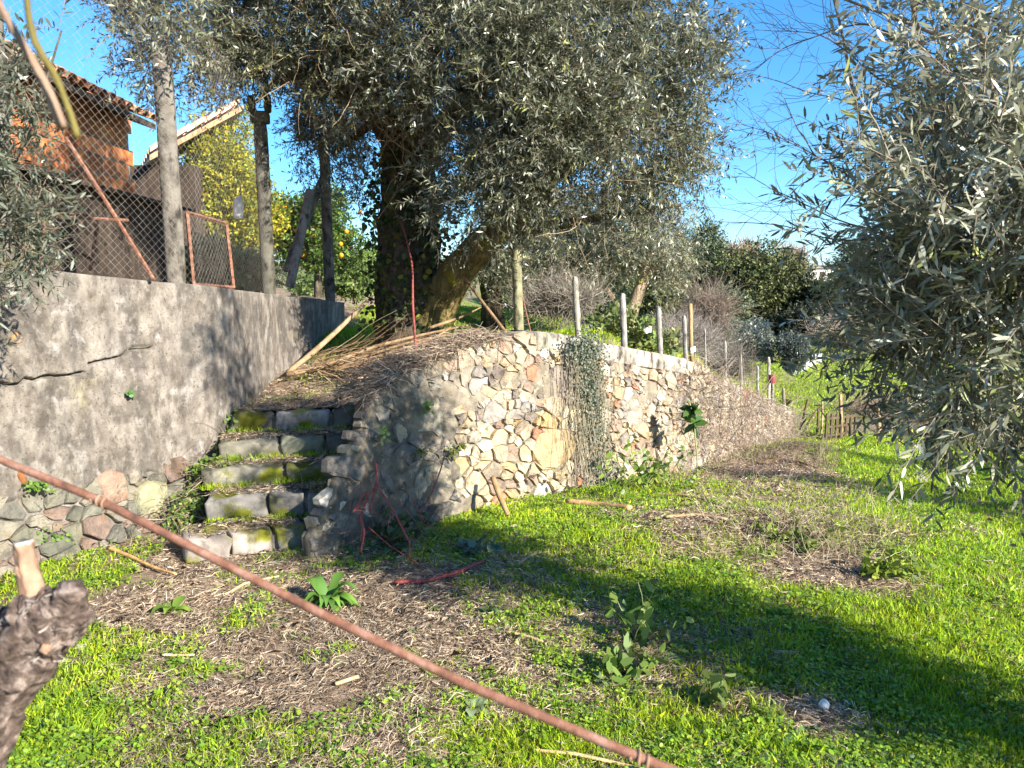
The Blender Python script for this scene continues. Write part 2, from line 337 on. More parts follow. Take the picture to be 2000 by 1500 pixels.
# ------------------------------------------------------------ ground
def axis(a0, a1, f0, f1, step, grow=1.22):
    v = list(np.arange(f0, f1, step)); s = step; x = f1
    while x < a1: v.append(x); s *= grow; x += s
    v.append(a1); s = step; x = f0-step
    while x > a0: v.insert(0, x); s *= grow; x -= s
    v.insert(0, a0); return np.array(v)
GS = [(50,1300,.8),(200,1290,.75),(100,1450,.95),(300,1400,.6),(350,1490,.6),(450,1350,.08),(600,1350,.04),(550,1450,.45),(700,1480,.4),(800,1400,.5),(900,1450,.85),(1050,1450,.85),
 (1000,1350,.5),(850,1300,.4),(1200,1450,.75),(1150,1350,.5),(50,1150,.65),(150,1130,.6),(250,1180,.08),(400,1200,.03),(350,1120,.06),(500,1200,.25),(520,1095,.3),(700,1250,.22),
 (900,1200,.3),(800,1150,.1),(700,1090,.4),(850,1060,.6),(950,1030,1),(1050,1080,.6),(1000,1130,.4),(1100,1170,.5),(1200,1150,.7),(1150,1050,.9),(1250,1080,.8),(1100,985,.8),
 (1200,1000,.4),(1300,1020,.4),(1250,960,.9),(1350,960,.7),(1400,1000,.5),(1300,1080,.3),(1450,1060,.35),(1550,1000,.4),(1600,1110,.04),(1700,1050,.6),(1500,950,.4),(1550,900,.15),
 (1400,920,.4),(1300,1150,.85),(1400,1180,.95),(1600,1200,1),(1800,1250,1),(1500,1300,.6),(1350,1280,.5),(1600,1400,.2),(1700,1380,.75),(1900,1400,1),(1800,1480,.9),(1500,1450,.6),
 (1900,1100,.9),(1800,1000,.8),(1950,1000,.8),(1700,900,1),(1900,930,1),(1600,860,1),(1560,820,1),(1600,750,.9),(1600,720,.95),(1750,700,.95),(1800,780,.6),(1720,830,.3),(1850,830,.25),
 (440,1270,.05),(330,1290,.4),(2100,1200,.9),(2100,1450,.9),(-100,1300,.8),(1000,1600,.6),(300,1600,.6)]
GW = np.array([[*gz(a, b, 0)[:2], g] if b > 880 else [*gz(a, b, -.4)[:2], g] for a, b, g in GS])
def green(x, y):
    x = np.asarray(x, float); y = np.asarray(y, float); d2 = ((x[..., None]-GW[:, 0])**2+(y[..., None]-GW[:, 1])**2)/(.3+.06*(y[..., None]))+.003
    wt = d2**-2; g = (wt*GW[:, 2]).sum(-1)/wt.sum(-1)
    n = .6*fbm(x*2.2, y*2.2, 31, 4)+.4*fbm(x*9, y*9, 33, 2)
    return np.clip((g*1.35-.30)+(n-.5)*2.2*(1-.45*g), 0, 1)*sm(g*6)
def green_up(x, y):
    x = np.asarray(x, float); y = np.asarray(y, float)
    g = -.12+1.12*sm((y-7.4)/1.4)*sm((x+2.4)/.3)
    g = g*(1-.9*np.exp(-((x+1.2)**2+(y-7.6)**2)/.5))
    P, Q = gp(920, 640, z_up), gp(700, 600, z_up)
    g = np.maximum(g, 1.1*np.exp(-(((x-P[0])/.8)**2+((y-P[1])/1.0)**2)))
    g = g*(1-.8*sm((x-.6)/1.0)*sm((11-y)/2))
    return np.clip(g+(fbm(x*3, y*3, 41)-.5)*.7, 0, 1)
def sheet(name, xs, ys, zf, gf, keep=None, mat=None, gcol=(.65, 1.15, .22)):
    X, Y = np.meshgrid(xs, ys); nx, ny = len(xs), len(ys); Z = zf(X, Y)
    V = np.stack([X, Y, Z], -1).reshape(-1, 3); i = np.arange(nx*ny).reshape(ny, nx)
    F = np.stack([i[:-1, :-1], i[:-1, 1:], i[1:, 1:], i[1:, :-1]], -1).reshape(-1, 4)
    if keep is not None:
        c = V[F].mean(1); F = F[inside(c[:, 0], c[:, 1], keep)]
    g = gf(V[:, 0], V[:, 1])[:, None]*.8; t = (1-g)*np.array([1, 1, 1.])+g*np.array(gcol)
    o = bpy.data.objects.new(name, mk(name, V, F, mat or MAT['soil'], t, True)); C.collection.objects.link(o); setp(o, kind='structure')
    return o
sheet('ground', axis(-300, 300, -3.4, 5, .045), axis(-60, 420, 1.4, 9, .045), z_low, green)
sheet('upper_terrace', axis(-45, 16, -2.6, 3.5, .07), axis(4.6, 47, 5, 12, .07), z_up, green_up, TER)
sheet('upper_yard', axis(-32, -2, -4.8, -2.2, .12), axis(-4, 18, 2, 10, .12), z_yard, lambda x, y: np.clip(fbm(x, y, 51)-.2, 0, 1), YARD)
# ------------------------------------------------------------ packing of irregular stones in a (s, h) strip
def pack(s0, s1, h1, rad, n, seed, asp=1.25, gap=.006):
    r_ = random.Random(seed); pts = []; tries = 0
    while tries < n*40 and len(pts) < n:
        tries += 1; s = r_.uniform(s0, s1); h = r_.uniform(-.04, h1(s)); r = rad(s, h)*r_.choice((.4, .5, .65, .8, 1, 1.3, 1.9))
        if h > h1(s)-r*.35: continue
        if all(((s-a)/asp)**2+(h-b)**2 > (.80*(r+c))**2 for a, b, c in pts): pts.append((s, h, r))
    cells = []
    for i, (s, h, r) in enumerate(pts):
        R = r*1.9; poly = [(s+asp*R*math.cos(a), h+R*math.sin(a)) for a in np.linspace(0, 2*math.pi, 12, endpoint=False)]
        for j, (a, b, c) in enumerate(pts):
            if i == j: continue
            dx, dy = (a-s)/asp, b-h; d = math.hypot(dx, dy)
            if d > R+1.9*c: continue
            k = (d*d+r*r-c*c)/(2*d); k = max(k, .2*d)-gap*r_.uniform(.3, 1)     # distance to the radical line
            nx, ny = dx/d, dy/d; new = []
            for q in range(len(poly)):
                p1, p2 = poly[q], poly[(q+1) % len(poly)]
                e1 = (p1[0]-s)/asp*nx+(p1[1]-h)*ny-k; e2 = (p2[0]-s)/asp*nx+(p2[1]-h)*ny-k
                if e1 <= 0: new.append(p1)
                if (e1 < 0) != (e2 < 0) and abs(e1-e2) > 1e-9:
                    t = e1/(e1-e2); new.append((p1[0]+(p2[0]-p1[0])*t, p1[1]+(p2[1]-p1[1])*t))
            poly = new
            if len(poly) < 3: break
        if len(poly) >= 3:
            cells.append((s, h, r, poly))
    return cells
def stone_mesh(cell, surf, proud, seed, hmax, k=10):
    """surf(s, h) -> point, normal. k points per ring, 3 rings + a centre"""
    s, h, r, poly = cell; poly = np.array([(p[0], min(p[1], hmax)) for p in poly]); c = poly.mean(0)
    per = np.concatenate([poly, poly[:1]]); l = np.concatenate([[0], np.cumsum(np.hypot(*np.diff(per, axis=0).T))])
    if l[-1] < .05: return None
    pts = [p for p in poly]
    while len(pts) > k:
        e = [np.hypot(*(pts[(i+1) % len(pts)]-pts[i])) for i in range(len(pts))]; i = int(np.argmin(e)); pts[i] = (pts[i]+pts[(i+1) % len(pts)])/2; pts.pop((i+1) % len(pts))
    while len(pts) < k:
        e = [np.hypot(*(pts[(i+1) % len(pts)]-pts[i])) for i in range(len(pts))]; i = int(np.argmax(e)); pts.insert(i+1, (pts[i]+pts[(i+1) % len(pts)])/2)
    ring = np.array(pts); rr = np.random.default_rng(seed); ring = c+(ring-c)*(1+rr.normal(size=(k, 1))*.065); tl_ = rr.normal(size=2)*.12
    V = []; a_, b_ = ring[:, 0].copy(), ring[:, 1].copy(); ring = np.stack([a_+(fbm(a_*7, b_*7, 131, 2)-.5)*.10, b_+(fbm(a_*7, b_*7, 132, 2)-.5)*.08], 1); c = ring.mean(0)
    for sc, dp in ((1, -.06), (.985, proud*.7), (.88, proud)):
        q = c+(ring-c)*sc
        for a, b in q:
            P, N = surf(a, b); V.append(P+N*(dp+((rr.normal()*.008+(a-c[0])*tl_[0]+(b-c[1])*tl_[1]) if dp > 0 else 0)))
    P, N = surf(*c); V.append(P+N*(proud*1.03+rr.normal()*.005))
    F = []
    for g in range(2):
        for i in range(k): F.append((g*k+i, g*k+(i+1) % k, (g+1)*k+(i+1) % k, (g+1)*k+i))
    for i in range(k): F.append((2*k+i, 2*k+(i+1) % k, 3*k))
    return np.array(V), F
# ------------------------------------------------------------ the rubble wall on the right
wallT = thing('stone_wall', 'long rubble stone retaining wall, sunlit cream stones, sloping down away to the right', 'stone wall', (*rwp[9][:2], 0))
def gbase(s):
    x, y, z, nx, ny = rwall(s); return z_low(x+nx*.05, y+ny*.05)
def rsurf(s, h):
    x, y, z, nx, ny = rwall(s); g = float(z_base(x, y)); zz = g+h
    bat = -.09*h; return np.array([x+nx*bat, y+ny*bat, zz]), np.array([nx, ny, .05])
def htop(s):
    x, y, z, nx, ny = rwall(s); return float(z-z_base(x, y))
S = np.arange(0, rs[-1], .022); NH = 46
V = []; F = []
for s in S:
    ht = htop(s); x, y, z, nx, ny = rwall(s)
    for k in range(NH):
        h = -.15+(ht+.15)*k/(NH-1); P, N = rsurf(s, h)
        off = (fbm(s*6, h*6, 61, 4)-.5)*.040+(fbm(s*1.2, h*1.5, 62, 2)-.5)*.03+(fbm(s*22, h*22, 64, 2)-.5)*.018+(fbm(s*2.3, h*2.3, 65, 2)-.5)*.045+.007
        if k == NH-1: P = P+np.array([0, 0, (fbm(s*4, 0, 63, 3)-.5)*.03])
        V.append(P+N*off)
    P, N = rsurf(s, ht); th = .04+.30*float(sm((s-.3)/.9))
    V.append(P-N*th*.5+np.array([0, 0, .012])); V.append(P-N*th); V.append(np.array([P[0]-N[0]*th, P[1]-N[1]*th, float(z_base(x, y))-.15]))
K = NH+3
for i in range(len(S)-1):
    for k in range(K-1): F.append((i*K+k, (i+1)*K+k, (i+1)*K+k+1, i*K+k+1))
F.append(tuple(range(K))); F.append(tuple((len(S)-1)*K+k for k in range(K))[::-1])
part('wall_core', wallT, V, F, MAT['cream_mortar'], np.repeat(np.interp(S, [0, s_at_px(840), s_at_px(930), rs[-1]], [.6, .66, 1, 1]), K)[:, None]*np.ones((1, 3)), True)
sA, sB, sC = s_at_px(880), s_at_px(1110), s_at_px(1345)
def rad(s, h):
    if s < sA: return .080
    if s < sB+.1: return .092 if h < .55 else .068
    if s < sC: return .062
    return .055
cells = pack(.10, rs[-1]-.1, lambda s: htop(s)-(.135 if s_at_px(1055) < s < s_at_px(1345) else .02), rad, 1150, 5)
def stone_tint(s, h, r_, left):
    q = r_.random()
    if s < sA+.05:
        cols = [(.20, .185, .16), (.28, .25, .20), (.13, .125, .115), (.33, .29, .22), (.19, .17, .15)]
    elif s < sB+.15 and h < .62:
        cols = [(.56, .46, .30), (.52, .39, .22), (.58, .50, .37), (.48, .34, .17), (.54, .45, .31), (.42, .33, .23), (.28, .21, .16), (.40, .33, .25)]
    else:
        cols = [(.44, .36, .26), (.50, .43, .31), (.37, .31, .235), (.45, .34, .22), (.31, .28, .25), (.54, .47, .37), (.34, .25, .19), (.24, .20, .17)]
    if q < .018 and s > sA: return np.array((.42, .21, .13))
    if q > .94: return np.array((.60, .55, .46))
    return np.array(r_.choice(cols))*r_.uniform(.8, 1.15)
built = []
r_ = random.Random(3)
for i, c in enumerate(cells):
    s, h = c[0], c[1]
    pr = .024 if s > sA else .022
    if h > .75 and s < sB: pr *= .75
    if s < s_at_px(735): pr *= .45
    pr *= r_.uniform(.6, 1.5)
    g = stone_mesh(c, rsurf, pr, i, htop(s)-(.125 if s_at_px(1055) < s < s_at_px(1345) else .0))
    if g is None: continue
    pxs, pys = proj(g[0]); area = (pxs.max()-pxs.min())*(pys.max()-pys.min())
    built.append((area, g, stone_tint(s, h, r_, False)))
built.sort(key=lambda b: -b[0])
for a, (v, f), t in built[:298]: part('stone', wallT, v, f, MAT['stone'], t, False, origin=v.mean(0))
mb = MB()
for a, (v, f), t in built[298:]: mb.add(v, f, t)
if mb.V: part('small_stones', wallT, mb.v(), mb.F, MAT['stone'], mb.t(), False, kind='stuff')
# coping slabs along the top
cs = [s_at_px(p) for p in (1058, 1112, 1168, 1225, 1285, 1345)]
for i in range(5):
    a, b = cs[i]+.006, cs[i+1]-.006; m = MB(); vs = []; fs = []
    for j in range(9):
        s = a+(b-a)*j/8; P, N = rsurf(s, htop(s)); N2 = np.array([N[0], N[1], 0]); n_ = (fbm(s*9, 3, 71, 2)-.5)*.012
        for (o_, z_) in ((.036+n_, -.13), (.042+n_, -.06), (.040+n_, .004), (.024, .018), (-.16, .022+n_), (-.33, .018), (-.33, -.10)): vs.append(P+N2*o_+np.array([0, 0, z_]))
    for j in range(8):
        for k in range(6): fs.append((j*7+k, (j+1)*7+k, (j+1)*7+k+1, j*7+k+1))
    fs.append(tuple(range(7))); fs.append(tuple(56+k for k in range(7))[::-1])
    part('coping_slab', wallT, vs, fs, MAT['conc'], (1.1, 1.05, .98), True, origin=np.mean(vs, 0))
# ------------------------------------------------------------ the plastered wall on the left
def lsurf(s, h):      # h = height above z 0
    x, y, z, nx, ny = lwall(s); P = np.array([x, y, h]); N = np.array([nx, ny, 0.]); return P, N
def l_s_at(px):
    ss = np.linspace(0, ls[-1], 2000); x, y, z, nx, ny = lwall(ss); pp = 1000+FPX*x/(y*cp+.0*y+(EYE-1.0)*sp); return float(np.interp(px, pp, ss))
def l_sz(px, py):
    s = l_s_at(px); x, y, z, nx, ny = lwall(s); return s, float(at(px, py, float(y))[2])
cr1 = [l_sz(*p) for p in [(-120, 765), (-60, 752), (0, 747), (18, 752), (40, 750), (52, 738), (70, 740), (85, 735), (120, 734), (166, 728)]]
cr2 = [l_sz(*p) for p in [(178, 711), (195, 706), (212, 703), (240, 697), (250, 690), (262, 681), (280, 682), (302, 680)]]
def dseg(S_, H_, pl):
    d = np.full(S_.shape, 9.)
    for (a, b), (c, e) in zip(pl[:-1], pl[1:]):
        L2 = (c-a)**2+(e-b)**2; t = np.clip(((S_-a)*(c-a)+(H_-b)*(e-b))/L2, 0, 1); d = np.minimum(d, np.hypot(S_-a-t*(c-a), H_-b-t*(e-b)))
    return d
ss = np.unique(np.concatenate([np.arange(0, 2.2, .05), np.arange(2.2, 5.2, .0095), np.arange(5.2, ls[-1], .03), [ls[-1]]])); hh = np.unique(np.concatenate([np.linspace(-.25, .85, 60), np.linspace(.85, 1.22, 44)]))
NHL = len(hh)+26
SS = ss[:, None]+0*np.arange(NHL)[None]; x, y, z, nx, ny = lwall(ss)
HH = np.zeros((len(ss), NHL)); HH[:, :len(hh)] = hh[None]; HH[:, len(hh):] = 1.22+(z[:, None]+(fbm(ss*2.5, ss*0, 82, 3)-.5)[:, None]*.03-1.22)*np.linspace(1/26, 1, 26)[None]
D1 = np.minimum(dseg(SS, HH+(fbm(SS*14, HH*3, 81, 2)-.5)*.02, cr1), dseg(SS, HH, cr2)*1.35)
off = (fbm(SS*2, HH*2, 83, 3)-.5)*.035+(fbm(SS*14, HH*14, 84, 3)-.5)*.014-.07*np.clip(1.3-D1/.009, 0, 1)
crk = np.interp(SS[:, 0], [p[0] for p in cr1+cr2], [p[1] for p in cr1+cr2])[:, None]
off += .008*sm((crk-HH)/.012)*(SS < cr2[-1][0])*(SS > cr1[0][0])
low = np.interp(SS, [ls[0], l_s_at(0), l_s_at(230), l_s_at(400)], [.45, .42, .38, .30])      # plaster lost below this height
broken = sm((low-HH+(fbm(SS*4, HH*4, 85, 3)-.5)*.25)/.03); off -= .035*broken
off += .10*sm((.5-HH)/.7)+.01*HH*0
V = np.stack([x[:, None]+nx[:, None]*off, y[:, None]+ny[:, None]*off, HH], -1)
back = np.stack([np.stack([x-nx*.13, y-ny*.13, HH[:, -1]+.01], -1), np.stack([x-nx*.24, y-ny*.24, HH[:, -1]], -1), np.stack([x-nx*.24, y-ny*.24, 0*x], -1)], 1)
V = np.concatenate([V, back], 1); K = NHL+3; idx = np.arange(len(ss)*K).reshape(len(ss), K)
F = np.stack([idx[:-1, :-1], idx[1:, :-1], idx[1:, 1:], idx[:-1, 1:]], -1).reshape(-1, 4)
lw = thing('plastered_wall', 'tall grey plastered retaining wall with a long crack, at the left of the steps', 'wall', (-2.9, 4.5, 0))
part('plaster_face', lw, V.reshape(-1, 3), F, MAT['plaster'], smooth=True)
Vc = V[-1]; part('wall_end', lw, Vc, [tuple(range(len(Vc)))], MAT['plaster'])
# rubble showing at its foot, one slab of pink stone, bits of brick
lc = pack(l_s_at(-130), l_s_at(330), lambda s: .40, lambda s, h: .095, 90, 9, 1.35, .006)
for i, c in enumerate(lc):
    def lsf(a, b):
        P, N = lsurf(a, b); return P+N*(.10*float(sm((.5-b)/.7))-.028), np.array([N[0], N[1], .15])
    g = stone_mesh(c, lsf, r_.uniform(.012, .05), 900+i, .46)
    if g: part('stone', lw, g[0], g[1], MAT['stone'], np.array(r_.choice([(.22, .21, .18), (.27, .26, .21), (.33, .30, .24), (.19, .19, .15), (.38, .34, .27), (.25, .24, .18), (.30, .22, .18)]))*.75, False, origin=g[0].mean(0))
def patch(px0, py0, px1, py1, mat, tint, d, name, seed, lab=None):
    a, h1 = l_sz(px0, py0); b, h0 = l_sz(px1, py1)
    rr = random.Random(seed); poly = [(a+rr.uniform(0, .02), h0), ((a+b)/2, h0-rr.uniform(0, .02)), (b, h0+rr.uniform(0, .03)), (b-rr.uniform(0, .02), h1), ((a+b)/2, h1+.01), (a+rr.uniform(0, .03), h1-.02)]
    g = stone_mesh(((a+b)/2, (h0+h1)/2, .1, poly), lsurf, d, seed, 9, 12); part(name, lw, g[0], g[1], mat, tint, True, origin=g[0].mean(0), label=lab)
patch(175, 925, 234, 982, MAT['stone'], (.33, .22, .165), .04, 'stone', 3, 'pinkish stone slab showing through the plaster')
patch(32, 655, 54, 668, MAT['brick'], (.6, .75, .8), .008, 'brick', 4)
patch(18, 930, 42, 952, MAT['brick'], (.45, .5, .55), .022, 'brick', 5)
patch(255, 955, 310, 1022, MAT['stone'], (.36, .35, .22), .06, 'stone', 6)
for s_, p_ in (((1.1), (120, 1030)),): pass
# ------------------------------------------------------------ steps
st = thing('stone_staircase', 'short flight of five mossy stone steps climbing between the plastered and rubble walls', 'steps', gz(470, 1062, .0))
splits = [[0, .36, .72, 1], [0, .50, .80, 1], [0, .62, 1], [0, .42, .75, 1], [0, .34, .78, 1]]
tin = [[(.95, .88, .84), (1.15, 1.06, 1.0), (.8, .76, .72)], [(.7, .7, .7), (.6, .6, .6), (.65, .65, .65)], [(.8, .8, .7), (.5, .5, .5)], [(.75, .75, .65), (.65, .7, .55), (.5, .5, .5)], [(.5, .48, .46), (1.15, 1.1, 1.15), (.42, .42, .42)]]
for i, (L, R, z) in enumerate(STEP):
    a, b = gz(*L, z), gz(*R, z); row = part('step', st, *box(((a+b)/2)+np.array([0, .22, -.17]), np.linalg.norm(b-a)*.96, .30, .26, math.atan2(b[1]-a[1], b[0]-a[0])), MAT['mortar'])
    for k in range(len(splits[i])-1):
        p0 = a+(b-a)*splits[i][k]; p1 = a+(b-a)*(splits[i][k+1]-.012)
        j = np.array([0, r_.uniform(-.02, .015), 0]); th = .15 if i else .14
        v, f = rblock(p0+j, p1+j, .34, z-th, z+r_.uniform(-.008, .006), seed=i*7+k, rough=.024, nx=18, nz=7, rnd=.008)
        part('block', row, v, f, MAT['slab'], tin[i][k], True, origin=v.mean(0))
# ------------------------------------------------------------ plants: common builders
OL = [(.070, .084, .036), (.135, .15, .075), (.030, .038, .018), (.30, .31, .22), (.25, .26, .08)]; OLW = [4, 4, 4, 2.5, 1]
def blob_pts(blobs, n):
    B = np.array([[*b[0], *(b[1] if np.ndim(b[1]) else (b[1],)*3), (b[2] if len(b) > 2 else 1)] for b in blobs], float)
    w_ = B[:, 3]*B[:, 4]*B[:, 5]; w_ = w_**.75*B[:, 6]; i = rng.choice(len(B), n, p=w_/w_.sum()); d = unit(rng.normal(size=(n, 3))); r = rng.random((n, 1))**.42
    return B[i, :3]+d*r*B[i, 3:6], d, r
def foliage(blobs, ntw, per, tl, L, W, cols, cw, shape=4, spread=.9, up=.15, out=.7, jit=.2, keepf=None, clump=0, cr=.13):
    """leafy twigs through the volume of the blobs; returns leaf V,F,tint and twig strands"""
    if clump:
        m = ntw//clump; P, d, r = blob_pts(blobs, m); D = unit(d*out+rng.normal(size=(m, 3))*.5+np.array([0, 0, up])); q = rng.integers(m, size=ntw)
        P = P[q]+D[q]*rng.uniform(-.12, .22, (ntw, 1))+rng.normal(size=(ntw, 3))*cr; D = unit(D[q]+rng.normal(size=(ntw, 3))*.45)
    else: P, d, r = blob_pts(blobs, ntw); D = unit(d*out+rng.normal(size=(ntw, 3))*.6+np.array([0, 0, up]))
    if keepf is not None: k = keepf(P); P, D = P[k], D[k]; ntw = len(P)
    tlr = tl*rng.uniform(.6, 1.3, ntw); T = curly(P, D, tlr, 4, .22, .06)
    u = np.tile(np.linspace(.08, 1, per), (ntw, 1)); seg = np.clip((u*3).astype(int), 0, 2); fr = u*3-seg; ii = np.arange(ntw)[:, None]
    A, B_ = T[ii, seg], T[ii, seg+1]; Q = A+(B_-A)*fr[..., None]; TD = unit(B_-A)
    sd = rng.normal(size=Q.shape); sd = unit(np.cross(TD, sd)); LD = unit(TD*.65+sd*spread)
    Q = Q.reshape(-1, 3); LD = LD.reshape(-1, 3); n = len(Q); Ls = L*rng.uniform(.65, 1.25, n)
    NN = unit(rng.normal(size=(n, 3))*.8+np.array([0, 0, .9]))
    v, f = leaves(Q, LD, Ls, W*rng.uniform(.75, 1.25, n), shape, NN); tw = tints(ntw, per, cols, cw, jit)    # colour per twig
    t = np.repeat(tw*(1+rng.normal(size=(n, 1))*.15), v.shape[0]//n, 0)
    return v, f, np.clip(t, .004, 1), T
def tree(name, label, cat, base, trunk, limbs, fol, group=None, twigr=.002, twcol=(.22, .17, .11), lmat='olive', tcol=(1, 1, 1), tn=12, extra=None):
    o = thing(name, label, cat, base, group)
    if trunk: v, f = tube(trunk[0], trunk[1], tn, max(len(trunk[0])*6, 8), .14, 8, len(label), .06); tk = part('trunk', o, v, f, MAT['bark'], tcol, True)
    for k, (P, R) in enumerate(limbs):
        v, f = tube(P, R, 8, len(P)*4, .12, 6, k+3); part('limb', o, v, f, MAT['bark'], tcol, True)
    if fol:
        v, f, t, T = fol; part('crown', o, v, f, MAT[lmat], t)
        if twigr:
            R = np.linspace(twigr, twigr*.4, 4)[None]+np.zeros((len(T), 1)); sv, sf = strands(T, R); part('twigs', o, sv, sf, MAT['twig'], twcol, kind='stuff')
    if extra:
        for (nm, v, f, mt, t) in extra: part(nm, o, v, f, MAT[mt], t, kind='stuff')
    return o
def auto_blobs(px, py, d, rx, ry, n, seed, sub=.42, rd=None):
    rr = np.random.default_rng(seed); c = at(px, py, d); k = d/FPX; out = []
    for i in range(n):
        q = unit(rr.normal(size=3))*rr.random()**.4; r = sub*rr.uniform(.7, 1.2)
        out.append((c+q*np.array([rx*k, (rd or rx)*k, ry*k])*(1-r*.8), (r*rx*k, r*(rd or rx)*k, r*(rx*.5+ry*.5)*k)))
    return out
def bl(lst): return [(at(a, b, d), r) for a, b, d, r in lst]
# ------------------------------------------------------------ the big olive on the terrace
MO = bl([(260,40,6.6,.36),(330,110,6.7,.30),(390,30,6.8,.5),(440,120,7,.36),(520,60,7.1,.5),(600,30,7,.6),(700,60,7,.6),(760,150,7.2,.45),(850,50,6.8,.7),(930,150,6.6,.55),(1000,60,6.6,.7),
         (1080,180,6.5,.6),(1150,60,6.8,.7),(1210,200,6.8,.55),(1290,80,7.1,.5),(1330,180,7.2,.38),(1350,40,7.2,.34),(1340,270,7.4,.36),(1270,300,7.2,.42),(1160,310,7,.48),(1050,300,6.8,.45),(960,270,6.7,.36),(930,350,7,.24),
         (1010,380,7.1,.26),(1120,400,7.3,.26),(1220,390,7.5,.28),(1320,370,7.6,.26),(1080,450,8,.16),(1180,455,8,.15),(640,220,8.6,.36),(590,190,8.6,.30),(610,290,8.9,.24),(690,250,8.6,.30),(700,330,8.8,.2),(560,150,8.4,.35),(1290,440,8,.14),
         (380,-90,7,.35),(560,-120,7.2,.5),(310,60,5.5,.22),(300,-10,5.6,.3),(240,60,6.3,.3),(870,340,7.1,.26),(920,400,7,.20),(850,420,7.3,.16),(970,330,6.8,.35),(1060,370,7,.3),(600,240,8.4,.4),(580,330,8.6,.25),(650,360,8.8,.2),(720,350,8.6,.25),(700,420,8.6,.12),(700,190,8.2,.4),(800,-90,7.2,.5),(1050,-90,7.2,.5),(1250,-80,7.3,.45)])+[((-1.2, 5.9, 5.3), .5), ((-.6, 6.3, 5.2), .5)]
def clear_head(P):
    px, py = proj(P); return ~((px > 448) & (px < 580) & (py > 150)) & ~((px < 560) & (py > 205) & (px > 400)) & ~((px > 700) & (px < 745) & (py > 430)) & ~((px > 715) & (px < 835) & (py > 180) & (rng.random(len(P)) < .75)) & ~((px > 560) & (px < 720) & (py > 110) & (py < 230) & (rng.random(len(P)) < .35)) & (rng.random(len(P)) < sm((1475-px)/120)) & (rng.random(len(P)) < sm((px-170-.3*np.maximum(py, 0))/90))
fo = foliage(MO, 16000, 14, .30, .060, .0145, OL, OLW, 4, spread=.7, keepf=clear_head, clump=11, cr=.10)
tb = gp(795, 712, z_up); tb[1] = 8.0; tb[0] = at(795, 700, 8.0)[0]; tb[2] = float(z_up(tb[0], tb[1]))
ot = thing('olive_tree', 'huge old olive tree with gnarled dark trunk and silvery crown above the terrace', 'olive tree', tb)
def P_(l): return [at(*q) for q in l]
v, f = tube(P_([(808, 735, 8), (806, 690, 8), (803, 620, 8), (800, 540, 8), (798, 450, 8), (795, 350, 8), (792, 270, 7.9), (800, 215, 7.8)]), [.50, .39, .34, .33, .30, .26, .24, .18], 36, 70, .20, 9, 4, .07)
tr = part('trunk', ot, v, f, MAT['bark'], (.8, .75, .7), True)
limbs = [([(830, 640, 7.95), (855, 585, 7.9), (900, 520, 7.7), (965, 455, 7.5), (1030, 400, 7.3), (1090, 330, 7.1), (1150, 220, 6.9)], [.25, .22, .165, .14, .115, .09, .05]),
         ([(795, 300, 7.9), (745, 225, 7.8), (660, 175, 7.6), (570, 140, 7.3), (500, 80, 7.1), (420, 30, 6.9)], [.18, .15, .11, .09, .07, .04]),
         ([(800, 250, 7.9), (830, 150, 7.7), (850, 20, 7.5), (870, -150, 7.5)], [.18, .14, .11, .06]),
         ([(798, 330, 7.9), (880, 230, 7.6), (980, 120, 7.1), (1080, 30, 7)], [.15, .12, .08, .04]),
         ([(795, 280, 7.9), (720, 180, 8.1), (650, 60, 8.2), (600, -80, 8)], [.15, .11, .08, .04]),
         ([(965, 455, 7.5), (1080, 440, 7.6), (1200, 420, 7.7), (1330, 400, 7.7)], [.08, .05, .035, .015]),
         ([(745, 225, 7.8), (700, 260, 8.2), (650, 300, 8.6)], [.05, .04, .02]),
         ([(570, 140, 7.3), (525, 170, 7.3), (500, 200, 7.3)], [.04, .03, .015])]
for k, (p, r) in enumerate(limbs):
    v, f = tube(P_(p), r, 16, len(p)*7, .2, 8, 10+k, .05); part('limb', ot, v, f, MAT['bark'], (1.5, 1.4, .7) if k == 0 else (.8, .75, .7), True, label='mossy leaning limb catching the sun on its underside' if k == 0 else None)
part('crown', ot, fo[0], fo[1], MAT['olive'], fo[2])
R = np.linspace(.0022, .001, 4)[None]+np.zeros((len(fo[3]), 1)); sv, sf = strands(fo[3], R); part('twigs', ot, sv, sf, MAT['twig'], (.20, .16, .11), kind='stuff')
# longer bare tan suckers inside the crown
O, d, r = blob_pts(bl([(850, 230, 7.4, .5), (760, 180, 7.4, .5), (950, 200, 7, .6), (1150, 300, 7.1, .6), (700, 100, 7.1, .6), (1000, 330, 7, .4), (860, 330, 7.6, .35), (560, 100, 7.2, .5)]), 900)
T = curly(O, rng.normal(size=(900, 3))+np.array([.2, -.3, .1]), rng.uniform(.25, .8, 900), 6, .28, .04); sv, sf = strands(T, np.linspace(.005, .0015, 6)[None]+np.zeros((900, 1)))
part('bare_suckers', ot, sv, sf, MAT['twig'], (.34, .25, .15), kind='stuff')
v, f = tube(P_([(938, 352, 6.9), (946, 385, 6.9), (958, 410, 6.9), (968, 430, 6.95), (976, 452, 7)]), [.012, .018, .03, .04, .02], 10, 24, .35, 14, 2); part('dead_stub', ot, v, f, MAT['wood'], (1.6, 1.6, 1.6), True)
